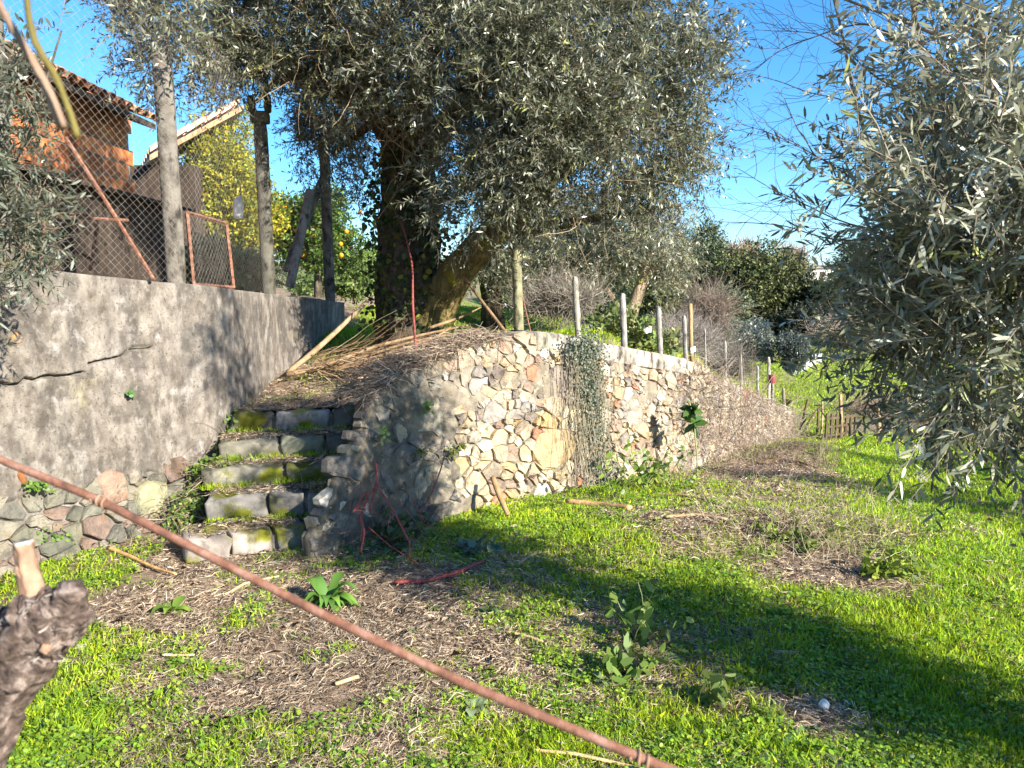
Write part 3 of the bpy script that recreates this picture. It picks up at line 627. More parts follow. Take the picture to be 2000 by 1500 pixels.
# ivy and creeper leaves climbing the trunk
n = 1500; a = rng.uniform(0, 2*np.pi, n); yy = rng.uniform(300, 640, n); Pm = np.array([at(800+rng.normal()*12, q, 8) for q in yy]); rr_ = .31+.1*rng.random(n)
Pm[:, 0] += np.cos(a)*rr_; Pm[:, 1] -= np.abs(np.sin(a))*rr_
v, f = leaves(Pm, rng.normal(size=(n, 3))+np.array([0, -.3, -.8]), rng.uniform(.03, .07, n), rng.uniform(.025, .06, n), 7)
solo('creeper', 'dark green creeper leaves climbing the trunk of the big olive', 'creeper', v, f, MAT['leaf'], tints(n, 7, [(.05, .085, .02), (.09, .12, .02), (.03, .05, .02), (.25, .24, .04)], [4, 2, 4, 1]), kind='stuff')
# ------------------------------------------------------------ the near olive at the right edge
RO = bl([(1960,60,2.7,.40),(1880,120,2.9,.30),(1950,250,2.6,.34),(1860,260,3.0,.25),(1970,420,2.5,.34),(1880,420,2.9,.28),(1930,560,2.7,.30),(1830,540,3.0,.24),(1990,620,2.5,.32),(1870,660,2.9,.24),(1950,740,2.7,.24),
         (1790,640,3.2,.16),(2000,860,2.6,.18),(1790,720,3.2,.13),(1720,60,3.2,.11),(1740,280,3.3,.14),(1900,830,2.9,.12),(1790,360,3.2,.16),(1800,150,3.2,.16),(1720,440,3.4,.10),(1700,130,3.3,.09),(1830,770,3.1,.10),
         (1690,640,3.4,.08),(1640,620,3.5,.06),(1690,560,3.3,.09)])
RO = [(c, r, .35 if c[2] < 1.45 else (.35 if c[0] < 1.75 and c[2] > 1.7 else .75 if c[0] < 1.75 else 1)) for c, r in RO]
RO2 = [((2.3,2.35,1.0),.35),((2.7,2.0,1.05),.42),((3.1,1.5,1.25),.42),((3.5,1.2,1.5),.4),((2.4,2.2,.7),.3),((1.9,2.25,3.9),(.3,.3,.5)),((1.75,2.9,3.3),.3),((2.1,2.6,3.2),.3),((2.25,2.4,2.4),.3)]
def trim(P):
    px, py = proj(P); k = sm((px-1570-.12*np.abs(py-450)*(py < 450))/170); k = np.where(py > 820, k*sm((960-py)/160)*.8, k); return rng.random(len(P)) < k
fo1 = foliage(RO, 1550, 15, .28, .060, .0125, [(.28, .285, .185), (.18, .19, .11), (.42, .42, .32), (.075, .088, .048), (.36, .38, .12)], [4, 4, 3, 2, .7], 6, out=.6, spread=.7, clump=9, cr=.07, keepf=trim)
fo2 = foliage(RO2, 1500, 12, .24, .062, .0135, [(.11, .125, .085), (.07, .088, .055)], None, 4)
# hanging sprays that trail below and bare-ish shoots reaching out to the left
sp_ = [(1850, 760, 2.9), (1900, 800, 2.8), (1780, 730, 3.1), (1950, 790, 2.7), (1700, 700, 3.3), (1830, 720, 3.0), (1740, 640, 3.2), (1990, 830, 2.7), (1660, 640, 3.4)]
O = np.array([at(a+rng.uniform(-40, 40), b+rng.uniform(-30, 30), d+rng.uniform(-.15, .15)) for a, b, d in sp_*6]); n = len(O)
T = curly(O, rng.normal(size=(n, 3))*.35+np.array([-.12, 0, -1]), rng.uniform(.18, .42, n), 4, .2)
per = 14; u = np.tile(np.linspace(.1, 1, per), (n, 1)); sg = np.clip((u*3).astype(int), 0, 2); Q = T[np.arange(n)[:, None], sg]+(T[np.arange(n)[:, None], sg+1]-T[np.arange(n)[:, None], sg])*(u*3-sg)[..., None]
Q = Q.reshape(-1, 3); v3, f3 = leaves(Q, rng.normal(size=Q.shape)*.6+np.array([0, 0, -.6]), rng.uniform(.045, .07, len(Q)), .014, 6); t3 = tints(len(Q), 6, [(.06, .075, .05), (.09, .105, .075)])
shoots = [[(1830, 480, 3.2), (1740, 455, 3.2), (1660, 445, 3.2), (1560, 408, 3.2), (1470, 375, 3.2), (1430, 345, 3.2)], [(1900, 470, 3.1), (1800, 430, 3.2), (1680, 370, 3.3), (1590, 320, 3.3), (1500, 290, 3.3), (1420, 255, 3.3)],
          [(1850, 350, 3.1), (1760, 260, 3.2), (1650, 210, 3.2), (1560, 180, 3.2), (1475, 145, 3.2)], [(1800, 100, 3.1), (1700, 40, 3.1), (1600, 60, 3.2), (1530, 75, 3.2), (1475, 125, 3.2)],
          [(1860, 500, 3.0), (1740, 470, 3.1), (1640, 475, 3.1), (1530, 440, 3.2), (1390, 440, 3.3)], [(1780, 330, 3.2), (1690, 300, 3.2), (1600, 330, 3.2), (1540, 200, 3.2)], [(1800, 200, 3.2), (1700, 150, 3.2), (1620, 80, 3.2), (1540, 70, 3.2)]]
rt = thing('olive_tree', 'near olive tree filling the right edge with drooping silver-grey sprays', 'olive tree', (3.2, 1.4, 0))
v, f = tube([(3.2, 1.4, -.1), (3.1, 1.5, .7), (2.95, 1.65, 1.4), (2.9, 1.7, 2.4)], [.14, .11, .09, .06], 16, 30, .2, 8, 3, .05); part('trunk', rt, v, f, MAT['bark'], (1, 1, 1), True)
for k, (p, r) in enumerate([([(2600, 700, 2.2), (2150, 700, 2.7), (1950, 640, 2.9), (1850, 560, 3), (1760, 480, 3.1)], [.05, .035, .022, .015, .006]), ([(1900, 590, 2.95), (1865, 450, 2.95), (1840, 330, 3), (1820, 180, 3), (1780, 0, 3)], [.012, .011, .010, .009, .007]),
                            ([(2700, 500, 2.0), (2100, 500, 2.5), (1980, 350, 2.8), (1930, 150, 2.9), (1900, -50, 3)], [.04, .025, .018, .012, .006]), ([(1840, 560, 3.1), (1740, 420, 3.2), (1670, 200, 3.3), (1640, 40, 3.3), (1620, -30, 3.3)], [.009, .008, .007, .005, .004]),
                            ([(1860, 80, 3), (1760, 40, 3.1), (1680, 10, 3.1), (1600, -20, 3.1)], [.008, .006, .005, .004]), ([(2700, 400, 2.1), (2250, 250, 2.5), (2080, 50, 2.6)], [.04, .025, .015]),
                            ([(1950, 640, 2.9), (1860, 690, 2.95), (1790, 700, 3.0), (1700, 690, 3.2), (1620, 660, 3.4)], [.012, .010, .007, .005, .003])]):
    v, f = tube(P_(p), r, 8, len(p)*5, .1, 5, k); part('limb', rt, v, f, MAT['wood'], (.85, .80, .78), True)
mbs = MB()
for p in shoots:
    Pq, _ = resample(P_(p), 26); Pq = Pq+np.cumsum(rng.normal(size=Pq.shape)*.004, 0)
    v, f = tube(Pq, list(np.linspace(.0048, .0012, 26)), 5, 26); mbs.add(v, f, (.6, .5, .45))
    N_ = 26; i0 = rng.integers(3, 26, N_); dd = rng.normal(size=(N_, 3))*.8+np.array([-.9, 0, .35]); TT = curly(Pq[i0], dd, rng.uniform(.10, .34, N_), 6, .22, -.03)
    v, f = strands(TT, np.linspace(.0013, .0006, 6)[None]+np.zeros((N_, 1))); mbs.add(v, f, (.5, .42, .40))
    TT2 = curly(TT[:, 3], dd+rng.normal(size=(N_, 3)), rng.uniform(.05, .16, N_), 4, .3); v, f = strands(TT2, np.full((N_, 4), .0007)); mbs.add(v, f, (.5, .42, .40))
part('bare_shoots', rt, mbs.v(), mbs.F, MAT['wood'], mbs.t(), kind='stuff')
part('crown', rt, np.concatenate([fo1[0], v3]), np.concatenate([fo1[1], f3+len(fo1[0])]), MAT['olive'], np.concatenate([fo1[2], t3]))
part('outer_crown', rt, fo2[0], fo2[1], MAT['olive'], fo2[2])
TT = np.concatenate([fo1[3], T, fo2[3]]); sv, sf = strands(TT, np.linspace(.0022, .001, 4)[None]+np.zeros((len(TT), 1))); part('twigs', rt, sv, sf, MAT['twig'], (.30, .24, .18), kind='stuff')
# a young olive farther right, out of the frame, whose thin shade streaks the far lawn
fso = foliage([((6.4, 3.2, 1.5), .28), ((6.5, 3.1, 2.1), .32), ((6.3, 3.3, 2.6), .25), ((7.4, 4.6, 1.9), .35), ((7.3, 4.7, 2.6), .3)], 700, 10, .24, .06, .02, OL, OLW, 4)
tree('olive_tree', 'young olive just outside the right edge of the lawn', 'olive tree', (6.4, 3.2, -.1), ([(6.4, 3.2, -.1), (6.45, 3.2, .9), (6.4, 3.2, 2.2)], [.06, .05, .03]), [([(6.4, 3.2, .6), (7.0, 4.0, 1.3), (7.4, 4.7, 2.2)], [.04, .03, .02])], fso)
# ------------------------------------------------------------ olive branches entering from the left
lo = bl([(20,180,3.6,.09),(40,330,3.6,.14),(20,440,3.6,.15),(50,500,3.6,.12),(10,560,3.6,.11),(-60,400,3.6,.3),(60,120,3.7,.05),(130,250,3.7,.04),(-80,150,3.6,.3),(90,380,3.7,.07),(20,240,3.6,.08),(120,60,3.8,.05)])
fl = foliage(lo, 520, 13, .17, .052, .0125, [(.085, .10, .065), (.055, .075, .045), (.12, .13, .09)], None, 6)
lt = tree('olive_tree', 'small olive reaching in from the left edge in front of the wire fence', 'olive tree', np.array([-3.25, 3.0, 0]), None,
          [([at(-150, 900, 3.4), at(-90, 560, 3.5), at(-20, 400, 3.6), at(60, 260, 3.6), at(120, 60, 3.7)], [.03, .022, .015, .008, .004]), ([at(-60, 500, 3.5), at(20, 520, 3.6), at(70, 480, 3.6)], [.012, .008, .004])], fl)
lt.location.z = 0
# ------------------------------------------------------------ chain link fence on the plastered wall
fn = thing('chain_link_fence', 'tall rusty chain-link fence with concrete posts on top of the plastered wall', 'fence', (-2.3, 5.5, 1.66))
s0f, s1f = 1.2, ls[-1]; cell = .056; zz = np.arange(0, 1.85, cell/2); cols_ = np.arange(s0f, s1f, cell/2); PP = []
for i, s in enumerate(cols_):
    x, y, z, nx, ny = lwall(s+np.where((np.arange(len(zz))+i) % 2 == 0, cell/4, -cell/4)*1.04)
    sag = (fbm(s*1.1, zz*1.2, 91, 2)-.5)*.07
    PP.append(np.stack([x-nx*(.10+sag), y-ny*(.10+sag), z+.02+zz+(vn(s*2, 0, 3)-.5)*.02], -1))
sv, sf = strands(np.array(PP), (np.interp(cols_, [2.6, 4.2, 5.2], [.0017, .0011, .0006])[:, None]+np.zeros((1, len(zz))))); part('netting', fn, sv, sf, MAT['wire'], kind='stuff')
def cpost(par, px, yb, yt, d, w_, name='post', lean=None, head=False, tint=(1, 1, 1), lab=None, sink=.12):
    b = at(px, yb, d); t = at(px if lean is None else lean, yt, d); b[2] -= sink
    v, f = rblock(np.array([-w_/2, -w_/2]), np.array([w_/2, -w_/2]), w_, 0, t[2]-b[2], seed=px, rough=.004, nx=3, ny=3, nz=16, rnd=.012)
    sh = (v[:, 2:3]/(t[2]-b[2]))*np.array([[t[0]-b[0], 0, 0]]); rot = .35; c_, s_ = math.cos(rot), math.sin(rot)
    v = np.stack([v[:, 0]*c_-v[:, 1]*s_, v[:, 0]*s_+v[:, 1]*c_, v[:, 2]], 1)+sh+b
    return v, f, b, t
for k, (px, yb, yt, d, w_, ln) in enumerate([(346, 552, 70, 5.58, .13, 313), (526, 582, 236, 7.4, .125, 508), (645, 590, 262, 9.35, .12, 632), (10, 530, -20, 4.55, .11, -20)]):
    v, f, b, t = cpost(fn, px, yb, yt, d, w_, lean=ln, sink=.03); part('post', fn, v, f, MAT['conc'], (.55, .52, .48) if k != 1 else (.34, .34, .30), True, origin=b)
    if k == 1:   # forked saddle head
        mb = MB(); mb.add(*box(t+np.array([0, 0, .03]), .17, .15, .10, .2)); mb.add(*box(t+np.array([-.075, 0, .15]), .06, .14, .14, .2)); mb.add(*box(t+np.array([.075, 0, .16]), .06, .14, .16, .2))
        hd = part('saddle_head', fn, mb.v(), mb.F, MAT['conc'], (.45, .45, .42)); bv = hd.modifiers.new('b', 'BEVEL'); bv.width = .018; bv.segments = 2
for k, (p, r, m_, t_) in enumerate([([(128, 268, 5.0), (215, 405, 5.1), (300, 545, 5.2)], .013, 'rust', None), ([(606, 372, 8.6), (585, 470, 8.4), (566, 560, 8.3)], .05, 'conc', (.9, .9, .9)), ([(640, 330, 9.2), (600, 420, 9.0), (560, 530, 8.8)], .05, 'conc', (.55, .55, .5))]):
    v, f = tube(P_(p), r, 6, 6); part('brace', fn, v, f, MAT[m_], t_)
for p in ([(80, 422, 6.4), (250, 430, 7.0)], [(190, 440, 6.6), (176, 530, 6.6)], [(88, 424, 6.4), (80, 530, 6.4)]):
    v, f = tube(P_(p), .014, 6, 3); part('rail', fn, v, f, MAT['rust'])
gt = thing('gate', 'rusty angle-iron gate frame with wire netting, leaning at the fence above the wall', 'gate', at(415, 560, 5.9))
gq = P_([(365, 415, 5.75), (442, 437, 6.25), (456, 562, 6.25), (378, 556, 5.75)])
for i in range(4):
    v, f = tube([gq[i], gq[(i+1) % 4]], .0155, 4, 2); part('frame_bar', gt, v, f, MAT['rust'])
PP = []
for i in range(26):
    u_ = np.full(16, i/25.)+np.where((np.arange(16)+i) % 2 == 0, .018, -.018); w2 = np.linspace(.02, .98, 16); u_ = np.clip(u_, .01, .99)
    PP.append((gq[0]*(1-u_[:, None])+gq[1]*u_[:, None])*(1-w2[:, None])+(gq[3]*(1-u_[:, None])+gq[2]*u_[:, None])*w2[:, None])
sv, sf = strands(np.array(PP), np.full((26, 16), .0009)); part('netting', gt, sv, sf, MAT['wire'], kind='stuff')
# white can hung beyond the fence
v, f = tube(P_([(469, 382, 8), (468, 388, 8), (466, 392, 8), (465, 424, 8), (465, 428, 8)]), [.018, .02, .05, .05, .03], 12, 14); cn = thing('plastic_canister', 'white plastic canister hanging behind the gate against the yellow tree', 'canister', at(466, 428, 8)); part('body', cn, v, f, MAT['white'], smooth=True)
v, f = tube(P_([(472, 345, 8), (469, 382, 8)]), .004, 5, 3); part('cord', cn, v, f, MAT['wire'])
# ------------------------------------------------------------ brick house and tiled shed beyond the fence
HX = -4.75; hs = thing('brick_house', 'orange hollow-brick house with a clay tile roof behind the wire fence', 'house', (HX, 7, 1.4))
v, f = box((HX-2.6, 6.6, 2.6), 5.0, 6.8, 2.5); part('wall_core', hs, v, f, MAT['mortar'])
bm_ = mk('brick', *box((0, 0, 0), .05, .286, .182), MAT['brick'], (1, 1, 1)); bmeshes = [bm_]
for k, t in enumerate([(1.0, .9, .85), (1.35, 1.35, 1.4), (.65, .6, .6), (1.2, 1.05, .9)]): bmeshes.append(mk('brick', *box((0, 0, 0), .05, .286, .182), MAT['brick'], t))
nb = 0
for rI in range(12):
    for cI in range(24):
        yy_ = 3.15+cI*.302+(rI % 2)*.15; 
        if yy_ > 10.0: continue
        b = bpy.data.objects.new('brick', r_.choice(bmeshes)); b.parent = hs; b.location = (-.09+r_.uniform(-.004, .004)-.03, yy_-7, 1.52-1.4+rI*.2); C.collection.objects.link(b); nb += 1
rf = thing('x', None, None, (0, 0, 0)); bpy.data.objects.remove(rf)
rv = np.array([[HX+.28, 2.9, 3.72], [HX+.28, 9.95, 3.72], [HX-2.6, 9.95, 4.75], [HX-2.6, 2.9, 4.75]]); rv2 = np.concatenate([rv, rv-[0, 0, .07]])
roof = part('roof', hs, rv2, [(0, 1, 2, 3), (7, 6, 5, 4), (0, 4, 5, 1), (1, 5, 6, 2), (2, 6, 7, 3), (3, 7, 4, 0)], MAT['dark'])
def tile_mesh(L=.42, R=.095):
    a = np.linspace(0, math.pi, 7); V = []
    for x_ in (0, L):
        for rr2 in (R, R-.014):
            for q in a: V.append((x_, math.cos(q)*rr2*(1 if x_ == 0 else .85), math.sin(q)*rr2*.8))
    F = []
    for k in range(6): F += [(k, k+1, 15+k, 14+k), (7+k, 21+k, 22+k, 8+k), (k, 7+k, 8+k, k+1)]
    return np.array(V), F
tv, tf = tile_mesh(); sl_ = math.atan2(1.03, 2.88); cS, sS = math.cos(sl_), math.sin(sl_)
tvr = np.stack([-(tv[:, 0]*cS)+tv[:, 2]*sS, tv[:, 1], tv[:, 0]*sS+tv[:, 2]*cS], 1)
tms = [mk('roof_tile', tvr, tf, MAT['tile'], t, True) for t in ((1, 1, 1), (1.35, 1.2, 1.1), (.75, .7, .7))]
for i in range(36):
    for j in range(7):
        o = bpy.data.objects.new('roof_tile', r_.choice(tms)); o.parent = roof; o.location = (HX+.33-j*.36*cS-HX, 2.95+i*.195-7, 3.735+j*.36*sS-1.4+r_.uniform(-.004, .004)); C.collection.objects.link(o)
# lower boarded lean-to between house and fence
ld = thing('timber_shed', 'low dark timber shed in the shade under the brick house, behind the wire netting', 'shed', (-4.1, 7, 1.4))
for i in range(34):
    yy_ = 3.6+i*.17; hgt = 1.15+.06*r_.random(); v, f = box((-3.98+r_.uniform(-.012, .012), yy_, 1.45+hgt/2), .025, .155, hgt); part('board', ld, v, f, MAT['dark'], origin=v.mean(0))
v = np.array([[-3.85, 3.4, 2.62], [-3.85, 9.5, 2.62], [-4.68, 9.5, 2.80], [-4.68, 3.4, 2.80]]); v = np.concatenate([v, v-[0, 0, .04]]); part('roof', ld, v, [(0, 1, 2, 3), (7, 6, 5, 4), (0, 4, 5, 1), (1, 5, 6, 2), (2, 6, 7, 3), (3, 7, 4, 0)], MAT['dark'])
# shed with the pale single-pitch tile roof
A_, B_ = at(292, 302, 11.0), at(476, 204, 12.2); sh = thing('tiled_shed', 'small outbuilding with a pale single-pitch tile roof rising above the yellow tree', 'shed', (A_[0], 11.3, 1.5))
bk = np.array([-.9, 1.6, 0]); rv = np.array([A_, B_, B_+bk, A_+bk]); rv2 = np.concatenate([rv, rv-[0, 0, .08]]); rf2 = part('roof', sh, rv2, [(0, 1, 2, 3), (7, 6, 5, 4), (0, 4, 5, 1), (1, 5, 6, 2), (2, 6, 7, 3), (3, 7, 4, 0)], MAT['wood'], (1.2, 1.1, 1))
dirT = unit(B_-A_); nt_ = 5
for j in range(5):
    for i in range(6):
        p0 = A_+bk*(j/5)+dirT*(i*.33); p1 = p0+dirT*.38
        L_ = np.linalg.norm(B_-A_); 
        if i*.33+.2 > L_: continue
        w_ = unit(bk)*.11; up_ = np.array([0, 0, 1.]); V = []
        for pz in (p0+up_*.02, p1+up_*.05):
            for q in np.linspace(0, math.pi, 6): V.append(pz-w_*math.cos(q)+up_*math.sin(q)*.09)
        part('roof_tile', rf2, V, [(k, k+1, 7+k, 6+k) for k in range(5)], MAT['tile'], (1.5, 1.75, 2.0), origin=np.mean(V, 0))
w0, w1 = at(285, 400, 11.3), at(350, 400, 11.5); 
v, f = box(((w0[0]+w1[0])/2, 11.5, 2.4), 1.0, .3, 2.1); part('wall', sh, v, f, MAT['dark'])
# ------------------------------------------------------------ trees beyond the fence
YT = auto_blobs(455, 400, 12.5, 115, 170, 26, 3)+bl([(430, 280, 12.5, .45), (520, 420, 12.5, .35), (400, 470, 12.3, .4), (470, 240, 12.6, .3)])
fy = foliage(YT, 6000, 7, .2, .062, .036, [(.30, .31, .03), (.44, .40, .035), (.15, .19, .02), (.52, .42, .03)], [4, 3, 3, 1], 4)
b = at(470, 560, 12.5); b[2] = 1.5; tree('citrus_tree', 'round yellow-green leafy tree behind the rusty gate, left of the forked post', 'tree', b, ([b, at(468, 470, 12.5), at(465, 400, 12.5)], [.09, .07, .05]), [([at(468, 480, 12.5), at(420, 380, 12.5)], [.05, .02]), ([at(466, 450, 12.5), at(510, 350, 12.5)], [.05, .02])], fy, lmat='leaf')
GT = auto_blobs(610, 450, 13.5, 95, 95, 22, 5)+bl([(690, 480, 13.5, .3), (560, 430, 13.5, .35), (650, 400, 13.5, .3)])
fg = foliage(GT, 3800, 7, .2, .075, .038, [(.09, .16, .025), (.15, .23, .03), (.05, .09, .02)], [4, 2, 3], 4)
b = at(620, 575, 13.5); b[2] = 1.35; gt_ = tree('orange_tree', 'dark green orange tree with a few fruits behind the dark third post', 'tree', b, ([b, at(622, 500, 13.5), at(620, 450, 13.5)], [.08, .06, .04]), [], fg, lmat='leaf')
for k in range(9):
    c = at(r_.choice([600, 620, 660, 690, 580])+r_.uniform(-25, 25), r_.uniform(385, 500), 12.95); a = np.linspace(0, 2*math.pi, 10, endpoint=False)
    v, f = tube([c+np.array([0, 0, q]) for q in (-.038, -.03, 0, .03, .038)], [.008, .028, .04, .028, .008], 10, 9); part('fruit', gt_, v, f, MAT['orange'], smooth=True, origin=c)
# ivy-covered trunk right behind the big olive and grey olive with a leaning pale trunk
b = at(965, 640, 11.5); b[2] = float(z_up(b[0], 11.5))
f2 = foliage(bl([(985, 480, 11.5, .55), (1040, 440, 11.7, .6), (950, 520, 11.4, .35), (1110, 480, 12, .5), (1010, 540, 11.5, .35), (1080, 520, 12, .35), (1160, 440, 12, .5)]), 2600, 11, .25, .07, .017, OL, OLW, 4)
tree('olive_tree', 'smaller olive with an ivy-dark trunk standing behind the big olive limb', 'olive tree', b, ([b, at(962, 590, 11.5), at(950, 530, 11.5), at(965, 480, 11.5), at(1000, 430, 11.5)], [.19, .16, .14, .12, .08]), [([at(955, 520, 11.5), at(1040, 470, 11.6), at(1110, 450, 11.8)], [.08, .05, .03])], f2, tcol=(.5, .5, .4))
b = at(1218, 672, 11.5); b[2] = float(z_up(b[0], 11.5))-.05
f2 = foliage(bl([(1230, 480, 11.5, .5), (1290, 460, 11.6, .45), (1180, 490, 11.6, .42), (1290, 520, 11.5, .3), (1150, 540, 11.5, .3), (1320, 520, 11.8, .35), (1210, 430, 11.8, .4), (1110, 530, 11.6, .35)]), 2100, 10, .27, .07, .017, [(.20, .21, .13), (.28, .27, .16), (.11, .125, .07), (.36, .31, .19)], [4, 3, 3, 2], 4)
tree('olive_tree', 'grey-green olive with a pale leaning trunk behind the right-hand fence posts', 'olive tree', b, ([b, at(1232, 610, 11.5), at(1255, 550, 11.5), at(1275, 490, 11.5)], [.13, .10, .08, .05]), [([at(1228, 630, 11.5), at(1180, 560, 11.5), at(1150, 500, 11.5)], [.06, .04, .02]), ([at(1255, 550, 11.5), at(1300, 500, 11.5)], [.04, .02])], f2, tcol=(2.6, 2.4, 2.2))
f2 = foliage(bl([(1180, 640, 9.8, .16), (1250, 650, 9.6, .17), (1290, 672, 9.5, .14), (1215, 625, 10, .12)]), 230, 7, .18, .08, .045, [(.16, .22, .06), (.26, .28, .09), (.10, .14, .05)], None, 6)
b = at(1240, 690, 9.6); tree('leafy_shrub', 'broad-leaved green shrub behind the wall between the fence posts', 'shrub', b, ([b, at(1235, 640, 9.6)], [.02, .01]), [], f2, lmat='leaf')
for k, (lab, lst, cols) in enumerate([('bright green shrubs beyond the third post and orange tree', [(690, 545, 16, .35), (730, 540, 16.5, .3), (650, 555, 16, .25), (720, 510, 17, .25), (590, 560, 16, .2)], [(.14, .22, .05), (.20, .26, .07), (.08, .13, .04)]),
                          ('pale leafy shrubs at the foot of the yellow tree, seen through the gate', [(400, 520, 10.5, .25), (460, 530, 10.6, .22), (490, 540, 10.6, .2), (430, 500, 10.8, .18), (375, 540, 10.5, .15)], [(.22, .25, .10), (.14, .20, .06), (.28, .26, .12)]),
                          ('green hedge on the skyline between the trunk and the orange tree', [(560, 545, 24, .6), (640, 548, 24, .6), (720, 545, 25, .6), (800, 540, 25, .7), (880, 545, 25, .7)], [(.10, .14, .05), (.16, .18, .08)])]):
    f2 = foliage(bl(lst), 900, 7, .2, .10, .05, cols, None, 4); b = bl(lst)[0][0].copy(); b[2] = 1.4
    tree('leafy_shrub', lab, 'shrub', b, ([b, bl(lst)[0][0]], [.03, .015]), [], f2, lmat='leaf')
# oaks and hillside trees
def oak(label, px, py, d, rx, ry, n, seed, cols, ntw=3200, ybase=650, name='oak_tree', group=None, L=.16, lmat='dleaf', cat='tree', rd=None, sub=.34):
    b = at(px, ybase, d); b[2] = float(z_low(b[0], d)) if d > 20 else float(z_up(b[0], d)); c = at(px, py, d)
    f_ = foliage(auto_blobs(px, py, d, rx, ry, n, seed, sub, rd), ntw, 7, L*2.6, L, L*.5, cols, None, 4)
    return tree(name, label, cat, b, ([b, (b+c)/2, c], [.02*d*rx/200, .015*d*rx/200, .006*d*rx/200]), [], f_, group, 0, lmat=lmat, tn=8)
G1 = [(.10, .115, .04), (.15, .16, .055), (.06, .072, .03)]; G2 = [(.085, .115, .06), (.055, .078, .045), (.12, .14, .07)]; G3 = [(.12, .14, .115), (.17, .19, .155), (.08, .095, .075)]
oak('broad dark evergreen oak on the hillside, just left of the near olive', 1480, 560, 38, 120, 75, 34, 1, G1, 5200, group='oaks on the hillside')
oak('tallest evergreen oak, its dome highest against the sky right of the big olive', 1355, 520, 42, 75, 90, 26, 2, G2, 4200, group='oaks on the hillside')
oak('dark oak in shade low on the slope, half behind the near olive', 1590, 600, 36, 65, 60, 20, 4, [(.02, .03, .02), (.035, .045, .02)], 2600, group='oaks on the hillside')
oak('distant oak behind the near olive sprays at the right', 1690, 540, 44, 90, 75, 24, 6, G2, 3200, group='oaks on the hillside')
oak('far oak at the right end of the ridge, behind olive sprays', 1850, 540, 46, 120, 85, 26, 7, G1, 3000, group='oaks on the hillside')
oak('farther oak crown between the two big olives, behind the fence posts', 1220, 560, 40, 95, 80, 24, 8, G2, 3000, group='oaks on the hillside')
oak('oak crown showing low behind the trunk of the big olive', 1070, 570, 40, 110, 60, 24, 12, G1, 2600, group='oaks on the hillside')
oak('mid-green oak left of the tallest dome, behind the pale olive', 1290, 590, 34, 80, 60, 22, 21, G1, 2600, group='oaks on the hillside')
oak('green oak filling the slope between the broad oak and the fence posts', 1400, 610, 30, 70, 45, 20, 22, G2, 2200, group='oaks on the hillside')
oak('low dark oak at the foot of the slope above the white wall', 1560, 640, 33, 70, 35, 18, 9, [(.03, .04, .02), (.05, .055, .03)], 1800, group='oaks on the hillside')
oak('blue-grey bushy olive below the oaks, left of the small dark one', 1455, 670, 20, 62, 48, 20, 13, G3, 3000, 740, 'olive_tree', None, .07, 'olive', 'olive tree')
oak('small dark blue-green round olive standing in front of the white wall', 1543, 688, 19, 34, 36, 16, 14, [(.035, .05, .05), (.05, .065, .06)], 2200, 745, 'olive_tree', None, .06, 'olive', 'olive tree')
oak('pale grey scrubby olive behind the fence posts near the ridge oak', 1390, 650, 17, 50, 50, 18, 15, G3, 1800, 720, 'olive_tree', None, .06, 'olive', 'olive tree')
# leafless reddish trees on the ridge
def bare(name, label, cat, px, py, d, rx, ry, n, seed, col, L, r0=.012, group=None, ybase=None):
    rr = np.random.default_rng(seed); b = at(px, ybase or py+ry, d); c = at(px, py, d); k = d/FPX
    sub = c+unit(rr.normal(size=(9, 3)))*rr.random((9, 1))**.6*np.array([rx*k, rx*k*.8, ry*k*.8])*.85; sc_ = rr.uniform(.25, .6, 9); q = rr.integers(9, size=n); O = sub[q]+unit(rr.normal(size=(n, 3)))*(rr.random((n, 1))**.45)*(sc_[q][:, None])*np.array([rx*k, rx*k, ry*k]); D = unit(O-sub[q])*.5+rr.normal(size=(n, 3))*.8+np.array([0, 0, .3])
    T = curly(O, D, L*rr.uniform(.5, 1.3, n), 6, .3); sv, sf = strands(T, np.linspace(r0, r0*.3, 6)[None]+np.zeros((n, 1)))
    o = thing(name, label, cat, b, group); m_ = MB(); 
    part('twigs', o, sv, sf, MAT['twig'], tints(n, 18, col), kind='stuff')
    for q in range(5):
        e = c+unit(rr.normal(size=3))*np.array([rx*k, rx*k*.5, ry*k])*.6; e[2] = max(e[2], c[2]); v, f = tube([b-[0, 0, .2], (b+e)/2+rr.normal(size=3)*.08*rx*k, e], [r0*3, r0*2, r0], 6, 8); part('stem', o, v, f, MAT['wood'], (.8, .7, .6))
    return o
bare('bare_tree', 'leafless reddish tree on the ridge, left of the gap in the skyline', 'tree', 1455, 505, 48, 40, 28, 900, 1, [(.30, .20, .15), (.38, .27, .20)], 1.1, .03, 'leafless trees on the ridge')
bare('bare_tree', 'smaller leafless reddish tree on the ridge beside the near olive', 'tree', 1545, 512, 50, 35, 20, 700, 2, [(.30, .20, .15), (.38, .27, .20)], 1.0, .03, 'leafless trees on the ridge')
BR = [(.26, .225, .18), (.36, .32, .26), (.16, .135, .11)]
bare('bramble_thicket', 'tangled leafless brambles behind the wall left of the pale olive trunk', 'brambles', 1085, 590, 10.5, 75, 50, 1700, 3, BR, .45, .004, 'bramble thickets')
bare('bramble_thicket', 'reddish bare bush rising behind the wooden post right of the pale olive', 'brambles', 1375, 610, 13, 50, 42, 800, 4, [(.26, .20, .16), (.20, .15, .12)], .6, .004, 'bramble thickets')
bare('bramble_thicket', 'grey brush heap behind the middle fence posts', 'brambles', 1330, 660, 12, 70, 40, 1800, 5, [(.24, .21, .19), (.32, .28, .25)], .5, .004, 'bramble thickets')
